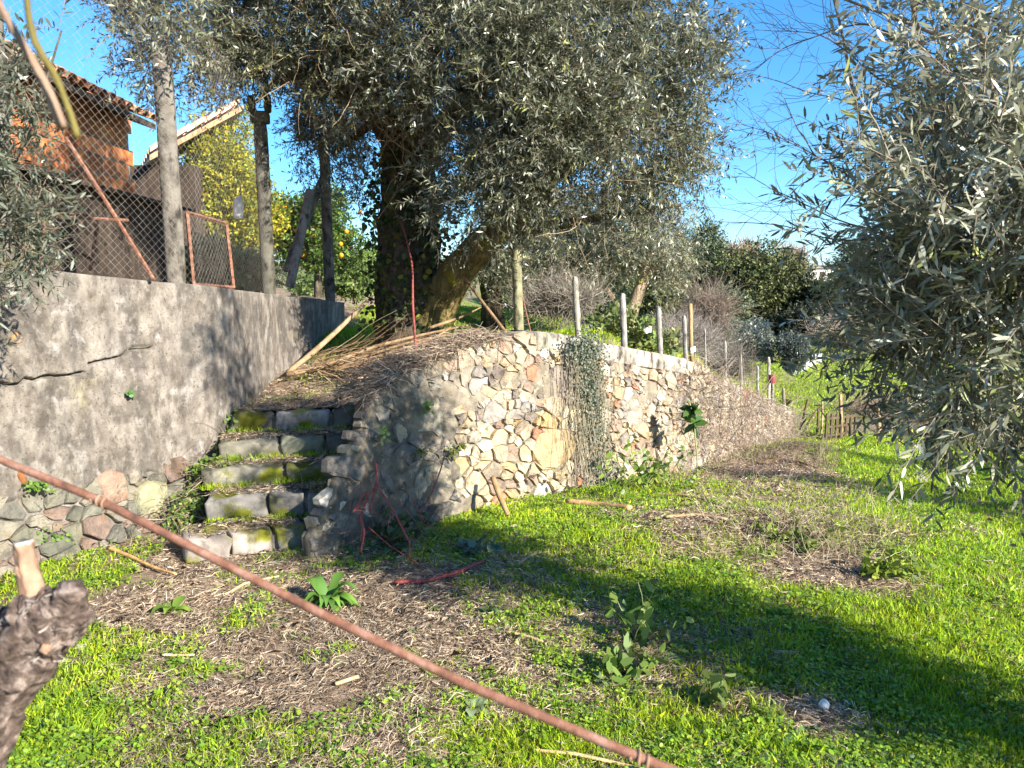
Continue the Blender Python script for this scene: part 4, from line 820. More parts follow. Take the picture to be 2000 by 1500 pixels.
bare('bramble_thicket', 'grey brush by the last fence posts before the lawn', 'brambles', 1420, 715, 13, 65, 32, 1600, 6, [(.24, .21, .18), (.16, .14, .12)], .5, .004, 'bramble thickets')
bare('bramble_thicket', 'dry brush beyond the lawn at the garden plot, behind olive sprays', 'brambles', 1780, 810, 13, 170, 30, 2600, 7, [(.30, .21, .16), (.22, .17, .13)], .4, .004, 'bramble thickets')
bare('bramble_thicket', 'brown brush on the slope under the far oaks', 'brambles', 1680, 650, 30, 110, 30, 1600, 8, [(.28, .22, .18), (.36, .29, .22)], 1.0, .012, 'bramble thickets')
# roof of a far house on the ridge
hb = at(1598, 540, 60); fh = thing('house', 'tiny pale house on the far ridge between the oaks', 'house', hb); v, f = box(hb+[0, 0, .1], 1.8, 1.5, 1.0); part('wall', fh, v, f, MAT['wwash'])
c = hb+[0, 0, .6]; v = np.array([[-1.1, -.9, 0], [1.1, -.9, 0], [1.1, .9, 0], [-1.1, .9, 0], [-1.1, 0, .3], [1.1, 0, .3]])+c; part('roof', fh, v, [(0, 1, 5, 4), (2, 3, 4, 5), (0, 4, 3), (1, 2, 5), (0, 3, 2, 1)], MAT['conc'], (1, .95, .9))
v, f = box(hb+[0, -.76, .15], .35, .05, .4); part('window', fh, v, f, MAT['dark'])
# whitewashed stepped wall at the far side of the lawn
ww = thing('white_wall', 'low stepped white wall running up the far side of the lawn', 'wall', gz(1500, 745, -.45))
wp = [(1490, 748, 728, 17.5), (1520, 742, 722, 18.4), (1550, 735, 713, 19.6), (1575, 722, 704, 21), (1590, 712, 696, 22.3), (1607, 706, 692, 23.5)]
for (a, b0, t0, d0), (c_, b1, t1, d1) in zip(wp[:-1], wp[1:]):
    p, q = at(a, b0, d0), at(c_-1, b1, d1); top = at(a, t0, d0)[2]; v, f = rblock(p, q, .2, min(p[2], q[2])-.5, top, seed=a, rough=.01, nx=4, ny=1, nz=2); part('segment', ww, v, f, MAT['wwash'], origin=v.mean(0))
# ------------------------------------------------------------ posts along the rubble wall
PO = [(1014, 652, 488, 7.0, .085, 1008, 'mossy concrete post, the first and tallest, at the crest of the rubble wall', (.85, .85, .55)), (1131, 662, 540, 7.1, .055, 1123, 'slim concrete post just above the ivy patch', (1.1, 1.1, 1)),
      (1220, 688, 572, 7.5, .06, 1216, 'concrete post in front of the pale leaning olive trunk', (1, 1, 1)), (1291, 700, 597, 7.9, .055, 1286, 'concrete post beside the white scrap, left of the paired posts', (1, 1, 1)),
      (1341, 705, 616, 8.2, .045, 1336, 'shorter left post of the close pair', (.9, .9, .9)), (1379, 712, 640, 8.9, .022, 1376, 'thin stake just right of the paired posts', (1.3, 1.3, 1.3)),
      (1418, 726, 666, 9.2, .035, 1416, 'slender post where the wall top starts to drop', (1, 1, 1)), (1449, 752, 689, 9.7, .035, 1446, 'slender post above the steep dry bank', (1.1, 1.1, 1.1)), (1481, 776, 714, 10.1, .035, 1479, 'short post left of the tall one at the wall end', (1, 1, 1)),
      (1503, 782, 697, 10.4, .045, 1501, 'tall pale post near the low end of the wall', (1.4, 1.4, 1.3)), (1510, 792, 738, 10.5, .05, 1508, 'post carrying a red can near the low end of the wall', (.8, .75, .7)), (1533, 802, 757, 10.9, .045, 1530, 'last post at the very end of the wall', (1.1, 1, .9))]
for px, yb, yt, d, w_, ln, lab, t_ in PO:
    v, f, b, t = cpost(None, px, yb, yt, d, w_, lean=ln); solo('fence_post', lab, 'post', v, f, MAT['conc'], t_, True, base=b, group='concrete posts along the rubble wall')
v, f = tube(P_([(1351, 706, 8.6), (1349, 650, 8.6), (1348, 593, 8.6)]), .024, 8, 8); solo('wooden_post', 'round wooden post, taller right one of the close pair', 'post', v, f, MAT['wood'], (1.2, 1.1, .9), True)
v, f = tube(P_([(1508, 748, 10.3), (1508, 741, 10.3), (1508, 732, 10.3)]), [.05, .055, .05], 10, 4); solo('can', 'rusty red can upended on a post near the wall end', 'can', v, f, MAT['red'])
def rag(px, py, d, s, name, lab, cat):
    n_ = 6; X, Y = np.meshgrid(np.linspace(-.5, .5, n_), np.linspace(-.5, .5, n_)); rr = np.random.default_rng(px); V = np.stack([X*s, Y*s*.3+rr.normal(size=X.shape)*s*.16, (Y+.3*X)*s*.9+rr.normal(size=X.shape)*s*.10], -1).reshape(-1, 3)+at(px, py, d)
    i = np.arange(36).reshape(6, 6); F = np.stack([i[:-1, :-1], i[:-1, 1:], i[1:, 1:], i[1:, :-1]], -1).reshape(-1, 4).tolist(); return solo(name, lab, cat, V, F, MAT['white'], smooth=True)
rag(1354, 683, 8.4, .055, 'plastic_bag', 'white plastic scrap tied low on the wooden post', 'plastic')
rag(1265, 645, 9.3, .09, 'plastic_bag', 'crumpled white plastic sheet caught in the shrub behind the wall', 'plastic')
rag(1195, 709, 6.75, .05, 'plastic_bag', 'small white scrap on the wall face right of the ivy', 'plastic')
rag(1428, 865, 8.6, .12, 'plastic_bag', 'pale bluish plastic scrap in the dry brush at the foot of the bank', 'plastic')
# garden plot beyond the lawn: posts, leaning sticks, pallet
for px, yb, yt, d, r, ln, lab in [(1641, 862, 770, 10.5, .028, 1641, 'pale wooden stake left of the pallet at the garden plot'), (1714, 880, 795, 10.3, .03, 1716, 'white wooden stake right of the pallet, behind olive sprays'), (1596, 835, 797, 11, .02, 1598, 'short grey stake beside the leaning sticks'),
                                  (1604, 838, 783, 11, .015, 1606, 'thin pale stake behind the short grey one'), (1567, 838, 805, 11.2, .02, 1592, 'dark stick leaning to the right at the lawn edge'), (1560, 836, 780, 11.2, .022, 1578, 'dark leaning forked stick at the lawn edge'), (1826, 830, 775, 12, .02, 1828, 'far thin stake in the garden plot')]:
    v, f = tube([at(px, yb, d)-[0, 0, .1], at((px+ln)/2+2, (yb+yt)/2, d), at(ln, yt, d)], [r, r*.9, r*.8], 7, 6, .08, 3, px); solo('garden_stake', lab, 'stake', v, f, MAT['wood'], (1.3, 1.2, 1.1) if px > 1600 else (.5, .45, .4), group='stakes of the garden plot')
pl = thing('pallet', 'weathered wooden pallet stood on edge as a gate at the garden plot', 'pallet', at(1640, 865, 10.4)); c0 = at(1612, 868, 10.3); c1 = at(1668, 868, 10.6)
for k in range(7):
    u_ = k/6; p = c0*(1-u_)+c1*u_; v, f = box(p+[0, 0, .2], .035, .02, .44, math.atan2(c1[1]-c0[1], c1[0]-c0[0]), tilt=(.06, .12)); part('slat', pl, v, f, MAT['wood'], (.28, .26, .25), origin=v.mean(0))
for k in range(4):
    p = (c0+c1)/2+[0, .02+.12*k*.11, .03+k*.115]; v, f = box(p+np.array([.012*k, 0, 0]), np.linalg.norm(c1-c0)*1.05, .03, .03, math.atan2(c1[1]-c0[1], c1[0]-c0[0])); part('rail', pl, v, f, MAT['wood'], (.33, .30, .28), origin=v.mean(0))
# ------------------------------------------------------------ sticks, poles, wire
def stick(name, lab, cat, pts, r, mat='wood', t=(1, 1, 1), group=None, n=8, noise=.12, rings=None):
    v, f = tube(pts, r, n, rings or len(pts)*5, noise, 5, len(lab)); return solo(name, lab, cat, v, f, MAT[mat], t, True, group=group)
def G(px, py, h=.015): p = gp(px, py); return p+[0, 0, h]
def U(px, py, h=.02): p = gp(px, py, z_up); return p+[0, 0, h]
GF = 'cut branches heaped below the big olive'
stick('pole', 'long bare pole leaning up against the big olive from the path', 'pole', P_([(562, 728, 7.0), (610, 690, 7.1), (660, 645, 7.3), (718, 588, 7.6)]), [.026, .026, .023, .020], t=(1, .95, .85))
for k, (p, r, t_, lab) in enumerate([
    ([(560, 732, 6.8), (640, 715, 6.9), (720, 680, 7.1), (820, 655, 7.2), (930, 632, 7.4)], [.024, .022, .018, .014, .008], (.9, .8, .68), 'thickest cut branch of the heap, running right past the trunk'),
    ([(600, 728, 6.9), (700, 700, 7.0), (800, 668, 7.1), (900, 650, 7.3)], [.016, .014, .012, .008], (.75, .68, .58), 'second cut branch in the heap, lying below the thickest'),
    ([(650, 722, 6.8), (760, 690, 6.9), (850, 660, 7.0), (880, 640, 7.1)], [.018, .016, .012, .008], (.8, .7, .6), 'thin branch at the front of the heap'),
    ([(700, 745, 6.5), (730, 728, 6.6), (750, 718, 6.7)], [.032, .028, .012], (1.1, 1.0, .88), 'short pale peeled log lying in front of the heap'),
    ([(840, 640, 7.3), (900, 620, 7.4), (940, 600, 7.5)], [.016, .012, .006], (.9, .85, .7), 'grey branch tip rising at the right end of the heap'),
    ([(664, 778, 6.2), (672, 762, 6.3), (700, 735, 6.4), (728, 690, 6.6)], [.012, .011, .008, .005], (.4, .3, .25), 'dark crooked stick poking up at the front of the heap')]):
    stick('cut_branch', lab, 'branch', P_(p), r, t=t_, group=GF)
O = np.array([at(rng.uniform(600, 800), rng.uniform(690, 735), rng.uniform(6.5, 7.4)) for _ in range(160)]); O[:, 2] = np.maximum(O[:, 2], z_up(O[:, 0], O[:, 1])+.02)
T = curly(O, rng.normal(size=(160, 3))*.25+np.array([1, .1, .12]), rng.uniform(.3, .9, 160), 6, .12, .02); T[..., 2] = np.maximum(T[..., 2], z_up(T[..., 0], T[..., 1])+.012)
sv, sf = strands(T, np.linspace(.0042, .0015, 6)[None]+np.zeros((160, 1))); solo('brush_heap', 'tangle of thin cut twigs heaped at the foot of the big olive', 'brushwood', sv, sf, MAT['wood'], tints(160, 18, [(.75, .66, .55), (.45, .38, .32), (1.0, .88, .74)]), kind='stuff')
stick('pole', 'thin pole leaning left against the first mossy fence post', 'pole', P_([(992, 655, 6.9), (950, 600, 7.1), (905, 540, 7.4)]), [.016, .015, .012], t=(.7, .6, .5))
stick('iron_rod', 'thin rusty rod leaning beside the first mossy fence post', 'rod', P_([(1038, 655, 7.0), (1025, 600, 7.0), (1018, 560, 7.0)]), .007, 'rust', None, noise=0)
stick('stake', 'broken wooden stake leaning against the sunlit foot of the rubble wall', 'stake', P_([(992, 1006, 5.35), (976, 970, 5.45), (962, 932, 5.55)]), [.018, .024, .022], t=(.9, .75, .55), n=6)
stick('red_cane', 'upright red cane standing right of the big olive trunk base', 'cane', P_([(813, 722, 6.6), (811, 660, 6.6), (806, 600, 6.6), (806, 520, 6.8), (790, 450, 7.2), (765, 400, 7.5)]), [.013, .012, .011, .008, .006, .004], 'red', None, noise=.06, rings=30)
for (p, r, lab) in [([(770, 1144, 0), (830, 1146, 0), (890, 1132, 0), (945, 1112, 0)], .011, 'curved red stick lying on the shaded soil')]:
    stick('red_stick', lab, 'stick', [G(a, b, .02+.01*i) for i, (a, b, c) in enumerate(p)], r, 'red', None)
GF2 = 'dead sticks lying on the yard'
for p, r, t_, lab in [([(212, 1076), (260, 1095), (300, 1115), (345, 1128)], [.014, .012, .009, .005], (2.0, 1.6, 1.0), 'pale yellow stick lying at the foot of the plastered wall'), ([(440, 1168), (480, 1145), (545, 1132)], .006, (1.7, 1.6, 1.3), 'thin pale stick lying just before the lowest step'),
                   ([(1106, 984), (1170, 990), (1232, 998)], .022, (1.5, 1.2, .95), 'short split log lying in the grass right of the ivy'), ([(1300, 1015), (1360, 1010), (1420, 1020)], .010, (1.4, 1.3, 1.1), 'pale branch on the grass left of the dry weeds'),
                   ([(1040, 1475), (1120, 1482), (1200, 1500), (1260, 1515)], .006, (2, 1.8, 1.3), 'straw-coloured stalk at the bottom edge'), ([(318, 1287), (345, 1288), (380, 1288)], .006, (1.7, 1.6, 1.4), 'short pale stick on bare soil near the vine stump'),
                   ([(1010, 1110), (1030, 1095), (1050, 1085)], .008, (1.3, 1.2, 1.1), 'short grey twig in the shade right of the red stick'), ([(655, 1345), (700, 1330)], .008, (1.9, 1.7, 1.3), 'short pale chip of wood at the dry grass heap'),
                   ([(990, 1242), (1030, 1250), (1060, 1262)], .007, (1.6, 1.5, 1.2), 'bleached root on the shade edge in the middle'), ([(1510, 1282), (1560, 1284)], .010, (1, .9, .8), 'grey stick lying in the shaded grass above the mushroom'),
                   ([(1270, 968), (1330, 972), (1400, 985)], .008, (1.3, 1.1, .9), 'long thin branch on the grass before the kale stalk'), ([(1480, 908), (1520, 900), (1560, 905), (1600, 920)], .012, (.8, .65, .5), 'brown branch across the dead brush mound'),
                   ([(1690, 1140), (1720, 1132), (1760, 1128)], .007, (1.2, 1.1, .9), 'small pale stick on the sunlit grass at the right')]:
    stick('dead_stick', lab, 'stick', [G(a, b, .02) for a, b in p], r, t=t_, group=GF2)
# rusty trellis wire in the foreground, drawn taut in front of the camera
wv = [at(-60, 868, .98), at(0, 898, .96), at(190, 975, .92), at(400, 1082, .87), at(640, 1205, .82), at(900, 1332, .77), at(1240, 1476, .71), at(1400, 1540, .69)]
wt = thing('trellis_wire', 'thick rusty trellis wire stretched diagonally across the foreground', 'wire', wv[2])
v, f = tube(wv, .0052, 10, 60, .08, 20, 3); part('wire', wt, v, f, MAT['rust'], smooth=True)
for (px, py, d) in ((192, 976, .92), (1245, 1478, .71)):
    p = at(px, py, d); q = unit(wv[4]-wv[3]); th = np.linspace(0, 5*math.pi, 30); a1 = unit(np.cross(q, [0, 0, 1])); a2 = np.cross(q, a1)
    v, f = tube([p+q*(t/50)*.03+(a1*math.cos(t)+a2*math.sin(t))*.0065+q*(t-8)*.0008 for t in th], .0016, 5, 60); part('tie', wt, v, f, MAT['cane'], smooth=True)
# pruned vine stump at the left edge
vs_ = thing('vine_stump', 'gnarled pruned grapevine head with cut spurs at the left edge', 'vine', at(-30, 1560, .85))
def bumpy(px_pts, rads, name, mat, seed, noise=.3, n=20, par=vs_, rings=46): v, f = tube(P_(px_pts), rads, n, rings, noise, 14, seed, .13); o = part(name, par, v, f, MAT[mat], smooth=True); return o
bumpy([(-40, 1620, .86), (-20, 1480, .86), (0, 1370, .86), (30, 1290, .86), (75, 1230, .85), (125, 1200, .84), (160, 1205, .84), (182, 1207, .84)], [.016, .018, .026, .042, .040, .030, .017, .005], 'head', 'vine', 5, .34, 34, rings=90)
bumpy([(-80, 1260, .86), (-20, 1262, .86), (40, 1250, .86), (85, 1225, .85)], [.035, .035, .037, .030], 'arm', 'vine', 8, .3, 26)
bumpy([(84, 1215, .845), (68, 1170, .84), (58, 1130, .84), (52, 1100, .84), (45, 1060, .84)], [.022, .0135, .012, .010, .0098], 'spur', 'cane', 2, .10)
bumpy([(46, 1062, .84), (45.5, 1058, .84)], [.0099, .0095], 'cut_face', 'cut', 2, .0, rings=3)
bumpy([(58, 1128, .84), (38, 1112, .835), (30, 1108, .835)], [.009, .006, .003], 'bud', 'cane', 3, .1, rings=8)
bumpy([(115, 1225, .84), (132, 1185, .83), (140, 1152, .825)], [.026, .018, .016], 'spur', 'vine', 12, .2)
bumpy([(140, 1158, .823), (141, 1150, .82)], [.0145, .0135], 'cut_face', 'vine', 4, .1, rings=4)
bumpy([(90, 1265, .812), (88, 1268, .806)], [.006, .005], 'knot', 'cane', 4, .1, rings=4)
bumpy([(75, 1200, .84), (105, 1185, .83), (112, 1160, .83)], [.03, .02, .012], 'spur', 'vine', 15, .25)
O = np.array([at(*q) for q in zip(rng.normal(60, 40, 260), rng.normal(1240, 25, 260), rng.uniform(.81, .84, 260))])
T = curly(O, rng.normal(size=(260, 3))*.3+np.array([.8, 0, .45]), rng.uniform(.006, .02, 260), 5, .2); sv, sf = strands(T, np.linspace(.0011, .0005, 5)[None]+np.zeros((260, 1))); part('bark_flakes', vs_, sv, sf, MAT['twig'], tints(260, 15, [(.28, .21, .17), (.10, .07, .055), (.42, .36, .31)]), kind='stuff')
# two blurred canes hanging at the upper left
for k, (p, r, t_, lab) in enumerate([([(-20, -40, .62), (8, 30, .62), (60, 110, .62), (100, 190, .62), (122, 250, .62)], [.0026, .0028, .0034, .0040, .0042], (.62, .55, .56), 'thicker brown-grey vine cane hanging blurred at the upper left corner'), ([(50, -40, .6), (55, 30, .6), (68, 85, .6), (110, 150, .6), (135, 215, .6), (152, 268, .6)], [.0024, .0024, .003, .0026, .0024, .0028], (.42, .46, .20), 'thinner greenish vine cane hanging beside the thicker one, upper left')]):
    stick('vine_cane', lab, 'cane', P_(p), r, 'wood', t_, noise=.1, rings=24)
# ------------------------------------------------------------ mushroom
mp_ = gp(1608, 1386); mu = thing('mushroom', 'small white mushroom on dark soil in the shaded grass', 'mushroom', mp_)
v, f = tube([mp_-[0, 0, .01], mp_+[0, 0, .02], mp_+[0, 0, .035]], [.006, .005, .005], 8, 6); part('stem', mu, v, f, MAT['fungus'], smooth=True)
v, f = tube([mp_+np.array([0.002, 0, q]) for q in (.012, .014, .020, .028, .036, .041, .044)], [.017, .0205, .0205, .018, .013, .008, .002], 18, 16); part('cap', mu, v, f, MAT['fungus'], smooth=True)
# ------------------------------------------------------------ leafy weeds, each its own plant
def rosette(lab, px, py, R, nl, cols, name='rosette_weed', cat='weed', group=None, up=.35, w_=.42, zf=G, shape_n=6):
    c = zf(px, py, 0); o = thing(name, lab, cat, c, group); mb = MB()
    for i in range(nl):
        a = i*2.4+rng.uniform(-.3, .3); L = R*rng.uniform(.6, 1.1); el = up*rng.uniform(.3, 1.6); W = L*w_*rng.uniform(.8, 1.2); d = np.array([math.cos(a), math.sin(a), 0]); s = np.array([-d[1], d[0], 0]); V = []
        for k in range(shape_n+1):
            t = k/shape_n; h = L*(el*math.sin(t*2.2)*1.0-.25*t*t); wd = W*.5*math.sin(math.pi*min(t**.7*.94+.03, 1))*(1+.18*math.sin(k*2.9+i)); m_ = c+d*L*t+np.array([0, 0, h+.008])
            V += [m_+s*wd+[0, 0, .15*wd], m_-[0, 0, .1*wd], m_-s*wd+[0, 0, .15*wd]]
        F = []
        for k in range(shape_n): F += [(k*3, k*3+1, k*3+4, k*3+3), (k*3+1, k*3+2, k*3+5, k*3+4)]
        t_ = np.array(cols[i % len(cols)])*rng.uniform(.8, 1.2)
        part('leaf', o, V, F, MAT['leaf'], t_, True)
    return o
WG = 'low leafy weeds on the yard'
rosette('large lobed green rosette weed in the middle before the steps, under the wire', 640, 1185, .17, 40, [(.12, .24, .04), (.17, .31, .045), (.09, .19, .035)], group=WG, up=.55, w_=.36)
rosette('small bright yellow-green rosette on bare soil left of the wire', 338, 1197, .12, 9, [(.20, .30, .04), (.16, .26, .04)], group=WG, up=.4, w_=.6)
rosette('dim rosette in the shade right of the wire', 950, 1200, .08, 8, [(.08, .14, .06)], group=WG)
rosette('pale folded leaf plant right of the wire near the bottom', 925, 1390, .09, 6, [(.22, .28, .14)], group=WG, w_=.6)
rosette('pale leafy weed at the shade edge, lower middle', 1180, 1335, .07, 6, [(.20, .26, .12)], group=WG, w_=.6)
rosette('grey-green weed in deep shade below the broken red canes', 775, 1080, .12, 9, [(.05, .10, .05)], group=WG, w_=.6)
rosette('low weed before the lowest step at the left', 255, 1120, .07, 7, [(.18, .26, .04)], group=WG)
def stalk_plant(lab, px, py, hgt, nst, ll, cols, name='leafy_weed', cat='weed', group=None, zf=G, lw=.55, per=9, spread=.25, top=.3, lean=(0, 0), nn=6, sr=1):
    c = zf(px, py, -.01); o = thing(name, lab, cat, c, group); O = c+np.concatenate([rng.normal(size=(nst, 2))*spread*.25*hgt, np.zeros((nst, 1))], 1)
    T = curly(O, rng.normal(size=(nst, 3))*[spread, spread, 0]+np.array([lean[0], lean[1], 1]), hgt*rng.uniform(.6, 1.1, nst), 6, .12); sv, sf = strands(T, np.linspace(.004, .0018, 6)[None]*sr+np.zeros((nst, 1))); part('stems', o, sv, sf, MAT['twig'], (.22, .24, .10), kind='stuff')
    k = rng.integers(int(top*6), 6, (nst*per)); i = np.repeat(np.arange(nst), per); Q = T[i, k]+rng.normal(size=(nst*per, 3))*.006; D = rng.normal(size=(nst*per, 3))+np.array([0, 0, -.1]); n = len(Q)
    v, f = leaves(Q, D, ll*rng.uniform(.6, 1.2, n), ll*lw*rng.uniform(.8, 1.2, n), nn); part('leaves', o, v, f, MAT['leaf'], tints(n, nn, cols), kind='stuff'); return o
stalk_plant('tall kale stalk with a dark green leafy head growing against the wall', 1362, 930, .62, 1, .12, [(.05, .12, .03), (.09, .17, .03), (.04, .09, .03)], 'kale_plant', 'kale', lw=.5, per=44, spread=.02, top=.82, lean=(.05, 0), sr=3)
WW = 'leggy green weeds along the wall foot'
stalk_plant('thin leafy stalks at the wall foot, just right of the ivy', 1205, 975, .45, 7, .06, [(.12, .20, .03), (.18, .26, .04)], group=WW, top=.4)
stalk_plant('wide clump of leafy stalks at the wall foot left of the kale', 1262, 955, .40, 14, .06, [(.12, .20, .03), (.18, .26, .04)], group=WW, top=.4, spread=.4)
stalk_plant('sparse pale stalks at the wall foot nearest the kale', 1312, 955, .45, 6, .05, [(.14, .20, .05)], group=WW, top=.6, lean=(.3, 0))
stalk_plant('straggly nettle-like weed in the middle of the shadow band', 1255, 1250, .36, 7, .075, [(.06, .12, .03), (.12, .19, .03), (.20, .27, .05)], group=WG, top=.3, spread=.4)
stalk_plant('low leafy weed below the straggly one, at the shade edge', 1230, 1320, .16, 8, .07, [(.12, .19, .04), (.16, .24, .04)], group=WG, spread=.6, top=.2)
stalk_plant('weed with two cut pale stalks, right of the wire end', 1395, 1378, .17, 3, .07, [(.16, .22, .06), (.22, .27, .08)], group=WG, per=14, spread=.15, top=.2)
stalk_plant('yellow-green patch of leafy weeds at the edge of the bare bank', 1720, 1120, .16, 22, .06, [(.24, .30, .03), (.14, .20, .03)], group=WG, spread=1.2, top=.2)
stalk_plant('leafy tuft among the dry stalks in the middle right', 1560, 1060, .2, 18, .06, [(.12, .18, .03), (.18, .22, .04)], group=WG, spread=1.2, top=.2)
stalk_plant('broad grey-green mallow patch in the shade under the wall', 930, 1075, .10, 16, .055, [(.09, .16, .11), (.12, .19, .14)], group=WG, spread=1.6, top=.4, lw=.9, nn=7)
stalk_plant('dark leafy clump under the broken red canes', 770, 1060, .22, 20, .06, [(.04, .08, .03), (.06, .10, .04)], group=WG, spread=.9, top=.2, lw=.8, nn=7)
GI = 'green creepers rooted in the walls'
def ivy(lab, pts, n, L, cols, sigma, surf='r', lift=.03, group=GI, mat='leaf', sh=7, name='wall_creeper'):
    V = []
    for _ in range(n):
        k = rng.integers(len(pts)); px, py, sx, sy = pts[k]; px += rng.normal()*sx; py += rng.normal()*sy
        if surf == 'r': s = s_at_px(px); x, y, z, nx, ny = rwall(s); 
        else: s = l_s_at(px); x, y, z, nx, ny = lwall(s)
        p = at(px, py, float(y)-.02); lf = lift*rng.random()+.012
        V.append((*(p+np.array([nx, ny, 0])*lf), nx, ny))
    V = np.array(V); n = len(V); N_ = np.stack([V[:, 3], V[:, 4], 0*V[:, 3]+.3], 1)+rng.normal(size=(n, 3))*.35
    v, f = leaves(V[:, :3], rng.normal(size=(n, 3))*[.6, .6, .5]+np.array([0, 0, -.6]), L*rng.uniform(.6, 1.2, n), L*.9*rng.uniform(.6, 1.1, n), sh, N_); return solo(name, lab, 'creeper', v, f, MAT[mat], tints(n, sh, cols), group=group, kind='stuff')
IV = [(.10, .125, .085), (.15, .17, .12), (.06, .085, .05), (.20, .21, .15)]
ivy('curtain of grey-green ivy hanging down the rubble wall', [(1140+q*2, 655+q*20, 14, 10) for q in range(16)]+[(1138, 680, 18, 16)]*8+[(1150, 750, 14, 40)]*8, 3000, .020, IV, 0, lift=.06, name='ivy', group=None)
O = []; 
for _ in range(260):
    px = rng.normal(1143, 24); s = s_at_px(px); x, y, z, nx, ny = rwall(s); p = at(px, rng.uniform(670, 900), float(y)-.03); O.append(p+np.array([nx, ny, 0])*.02)
T = curly(np.array(O), rng.normal(size=(260, 3))*.08+np.array([0, 0, -1]), rng.uniform(.15, .6, 260), 6, .06); sv, sf = strands(T, np.full((260, 6), .0022)); solo('ivy_stems', 'dry trailing ivy stems hanging down the rubble wall under the ivy', 'ivy stems', sv, sf, MAT['twig'], (.30, .26, .18), kind='stuff')
ivy('small round-leaved plant high on the wall near the steps', [(829, 785, 5, 8), (832, 795, 3, 6)], 26, .038, [(.16, .24, .05), (.20, .28, .06)], 0)
ivy('small round-leaved plant in the wall nearest the top step', [(737, 838, 4, 8), (745, 850, 6, 4)], 22, .036, [(.14, .21, .06)], 0)
ivy('round-leaved plant at the left end of the top step', [(443, 825, 6, 12), (448, 845, 6, 4)], 40, .040, [(.10, .18, .04), (.16, .26, .05)], 0, 'l', .08)
ivy('tiny fern sprig in the middle of the plastered wall', [(251, 766, 3, 4)], 14, .028, [(.08, .18, .04)], 0, 'l')
ivy('moss cushion on the shaded rubble near the sunlit stones', [(880, 880, 5, 8), (820, 880, 8, 5), (900, 870, 3, 3)], 180, .018, [(.16, .17, .02), (.08, .10, .02)], 0)
ivy('low green weeds rooted in the foot of the plastered wall', [(90, 1045, 20, 8), (60, 945, 14, 5), (300, 1010, 14, 14), (70, 1110, 60, 8)], 420, .022, [(.16, .26, .04), (.10, .18, .03)], 0, 'l', .10)
# climbers between steps and wall at the left: green leaves over dry straw stems
sc = gz(385, 980, .2); BX = []
for px, py, z in [(360, 1000, .15), (385, 940, .3), (400, 890, .42), (350, 960, .2), (420, 880, .45), (340, 1040, .05), (410, 930, .35)]: BX.append((gz(px, py, z)+[-.02, .12, 0], .10))
P0, d0, r0 = blob_pts([(c, r*1.35) for c, r in BX], 2400); v, f = leaves(P0, rng.normal(size=(2400, 3)), rng.uniform(.02, .042, 2400), rng.uniform(.015, .032, 2400), 6)
lb = thing('bramble_bush', 'leafy green bramble over dry stems between the plastered wall and the steps', 'brambles', gz(370, 1050, 0)); part('leaves', lb, v, f, MAT['leaf'], tints(2400, 6, [(.12, .20, .035), (.07, .12, .03), (.20, .28, .05)]), kind='stuff')
P0, d0, r0 = blob_pts(BX+[(gz(310, 1000, .1), .12), (gz(330, 1020, .05), .12)], 700); T = curly(P0, rng.normal(size=(700, 3))*.6+np.array([.1, -.2, -.5]), rng.uniform(.1, .45, 700), 6, .2, .05); sv, sf = strands(T, np.linspace(.0025, .001, 6)[None]+np.zeros((700, 1))); part('dry_stems', lb, sv, sf, MAT['twig'], tints(700, 18, [(.34, .26, .18), (.24, .17, .12), (.44, .35, .25)]), kind='stuff')
# broken red canes in front of the rubble wall
rc = thing('red_canes', 'tangle of broken red-brown canes before the shaded rubble wall', 'canes', G(735, 1060))
for p, r in [([(722, 1000, 4.6), (738, 930, 4.65), (732, 900, 4.7)], .010), ([(700, 1020, 4.6), (722, 960, 4.6), (738, 950, 4.65)], .009), ([(735, 945, 4.6), (770, 1000, 4.5), (800, 1060, 4.4)], .008), ([(700, 990, 4.6), (712, 1040, 4.5), (705, 1080, 4.4)], .010), ([(800, 1050, 4.4), (800, 1090, 4.3)], .006),
             ([(820, 1005, 5.0), (845, 960, 5.0), (860, 920, 5.1), (868, 890, 5.15)], .007), ([(715, 960, 4.6), (690, 1000, 4.55)], .008), ([(720, 1030, 4.5), (760, 1065, 4.4), (830, 1110, 4.3)], .005)]:
    v, f = tube(P_(p), r*.72, 6, 22, .25, 12, int(p[0][0])); part('cane', rc, v, f, MAT['red'], smooth=True)
O = np.array([at(rng.uniform(690, 860), rng.uniform(960, 1060), rng.uniform(4.4, 4.9)) for _ in range(80)]); T = curly(O, rng.normal(size=(80, 3))+np.array([0, 0, .6]), rng.uniform(.1, .35, 80), 6, .2); sv, sf = strands(T, np.full((80, 6), .0016)); part('fine_twigs', rc, sv, sf, MAT['twig'], (.22, .10, .07), kind='stuff')
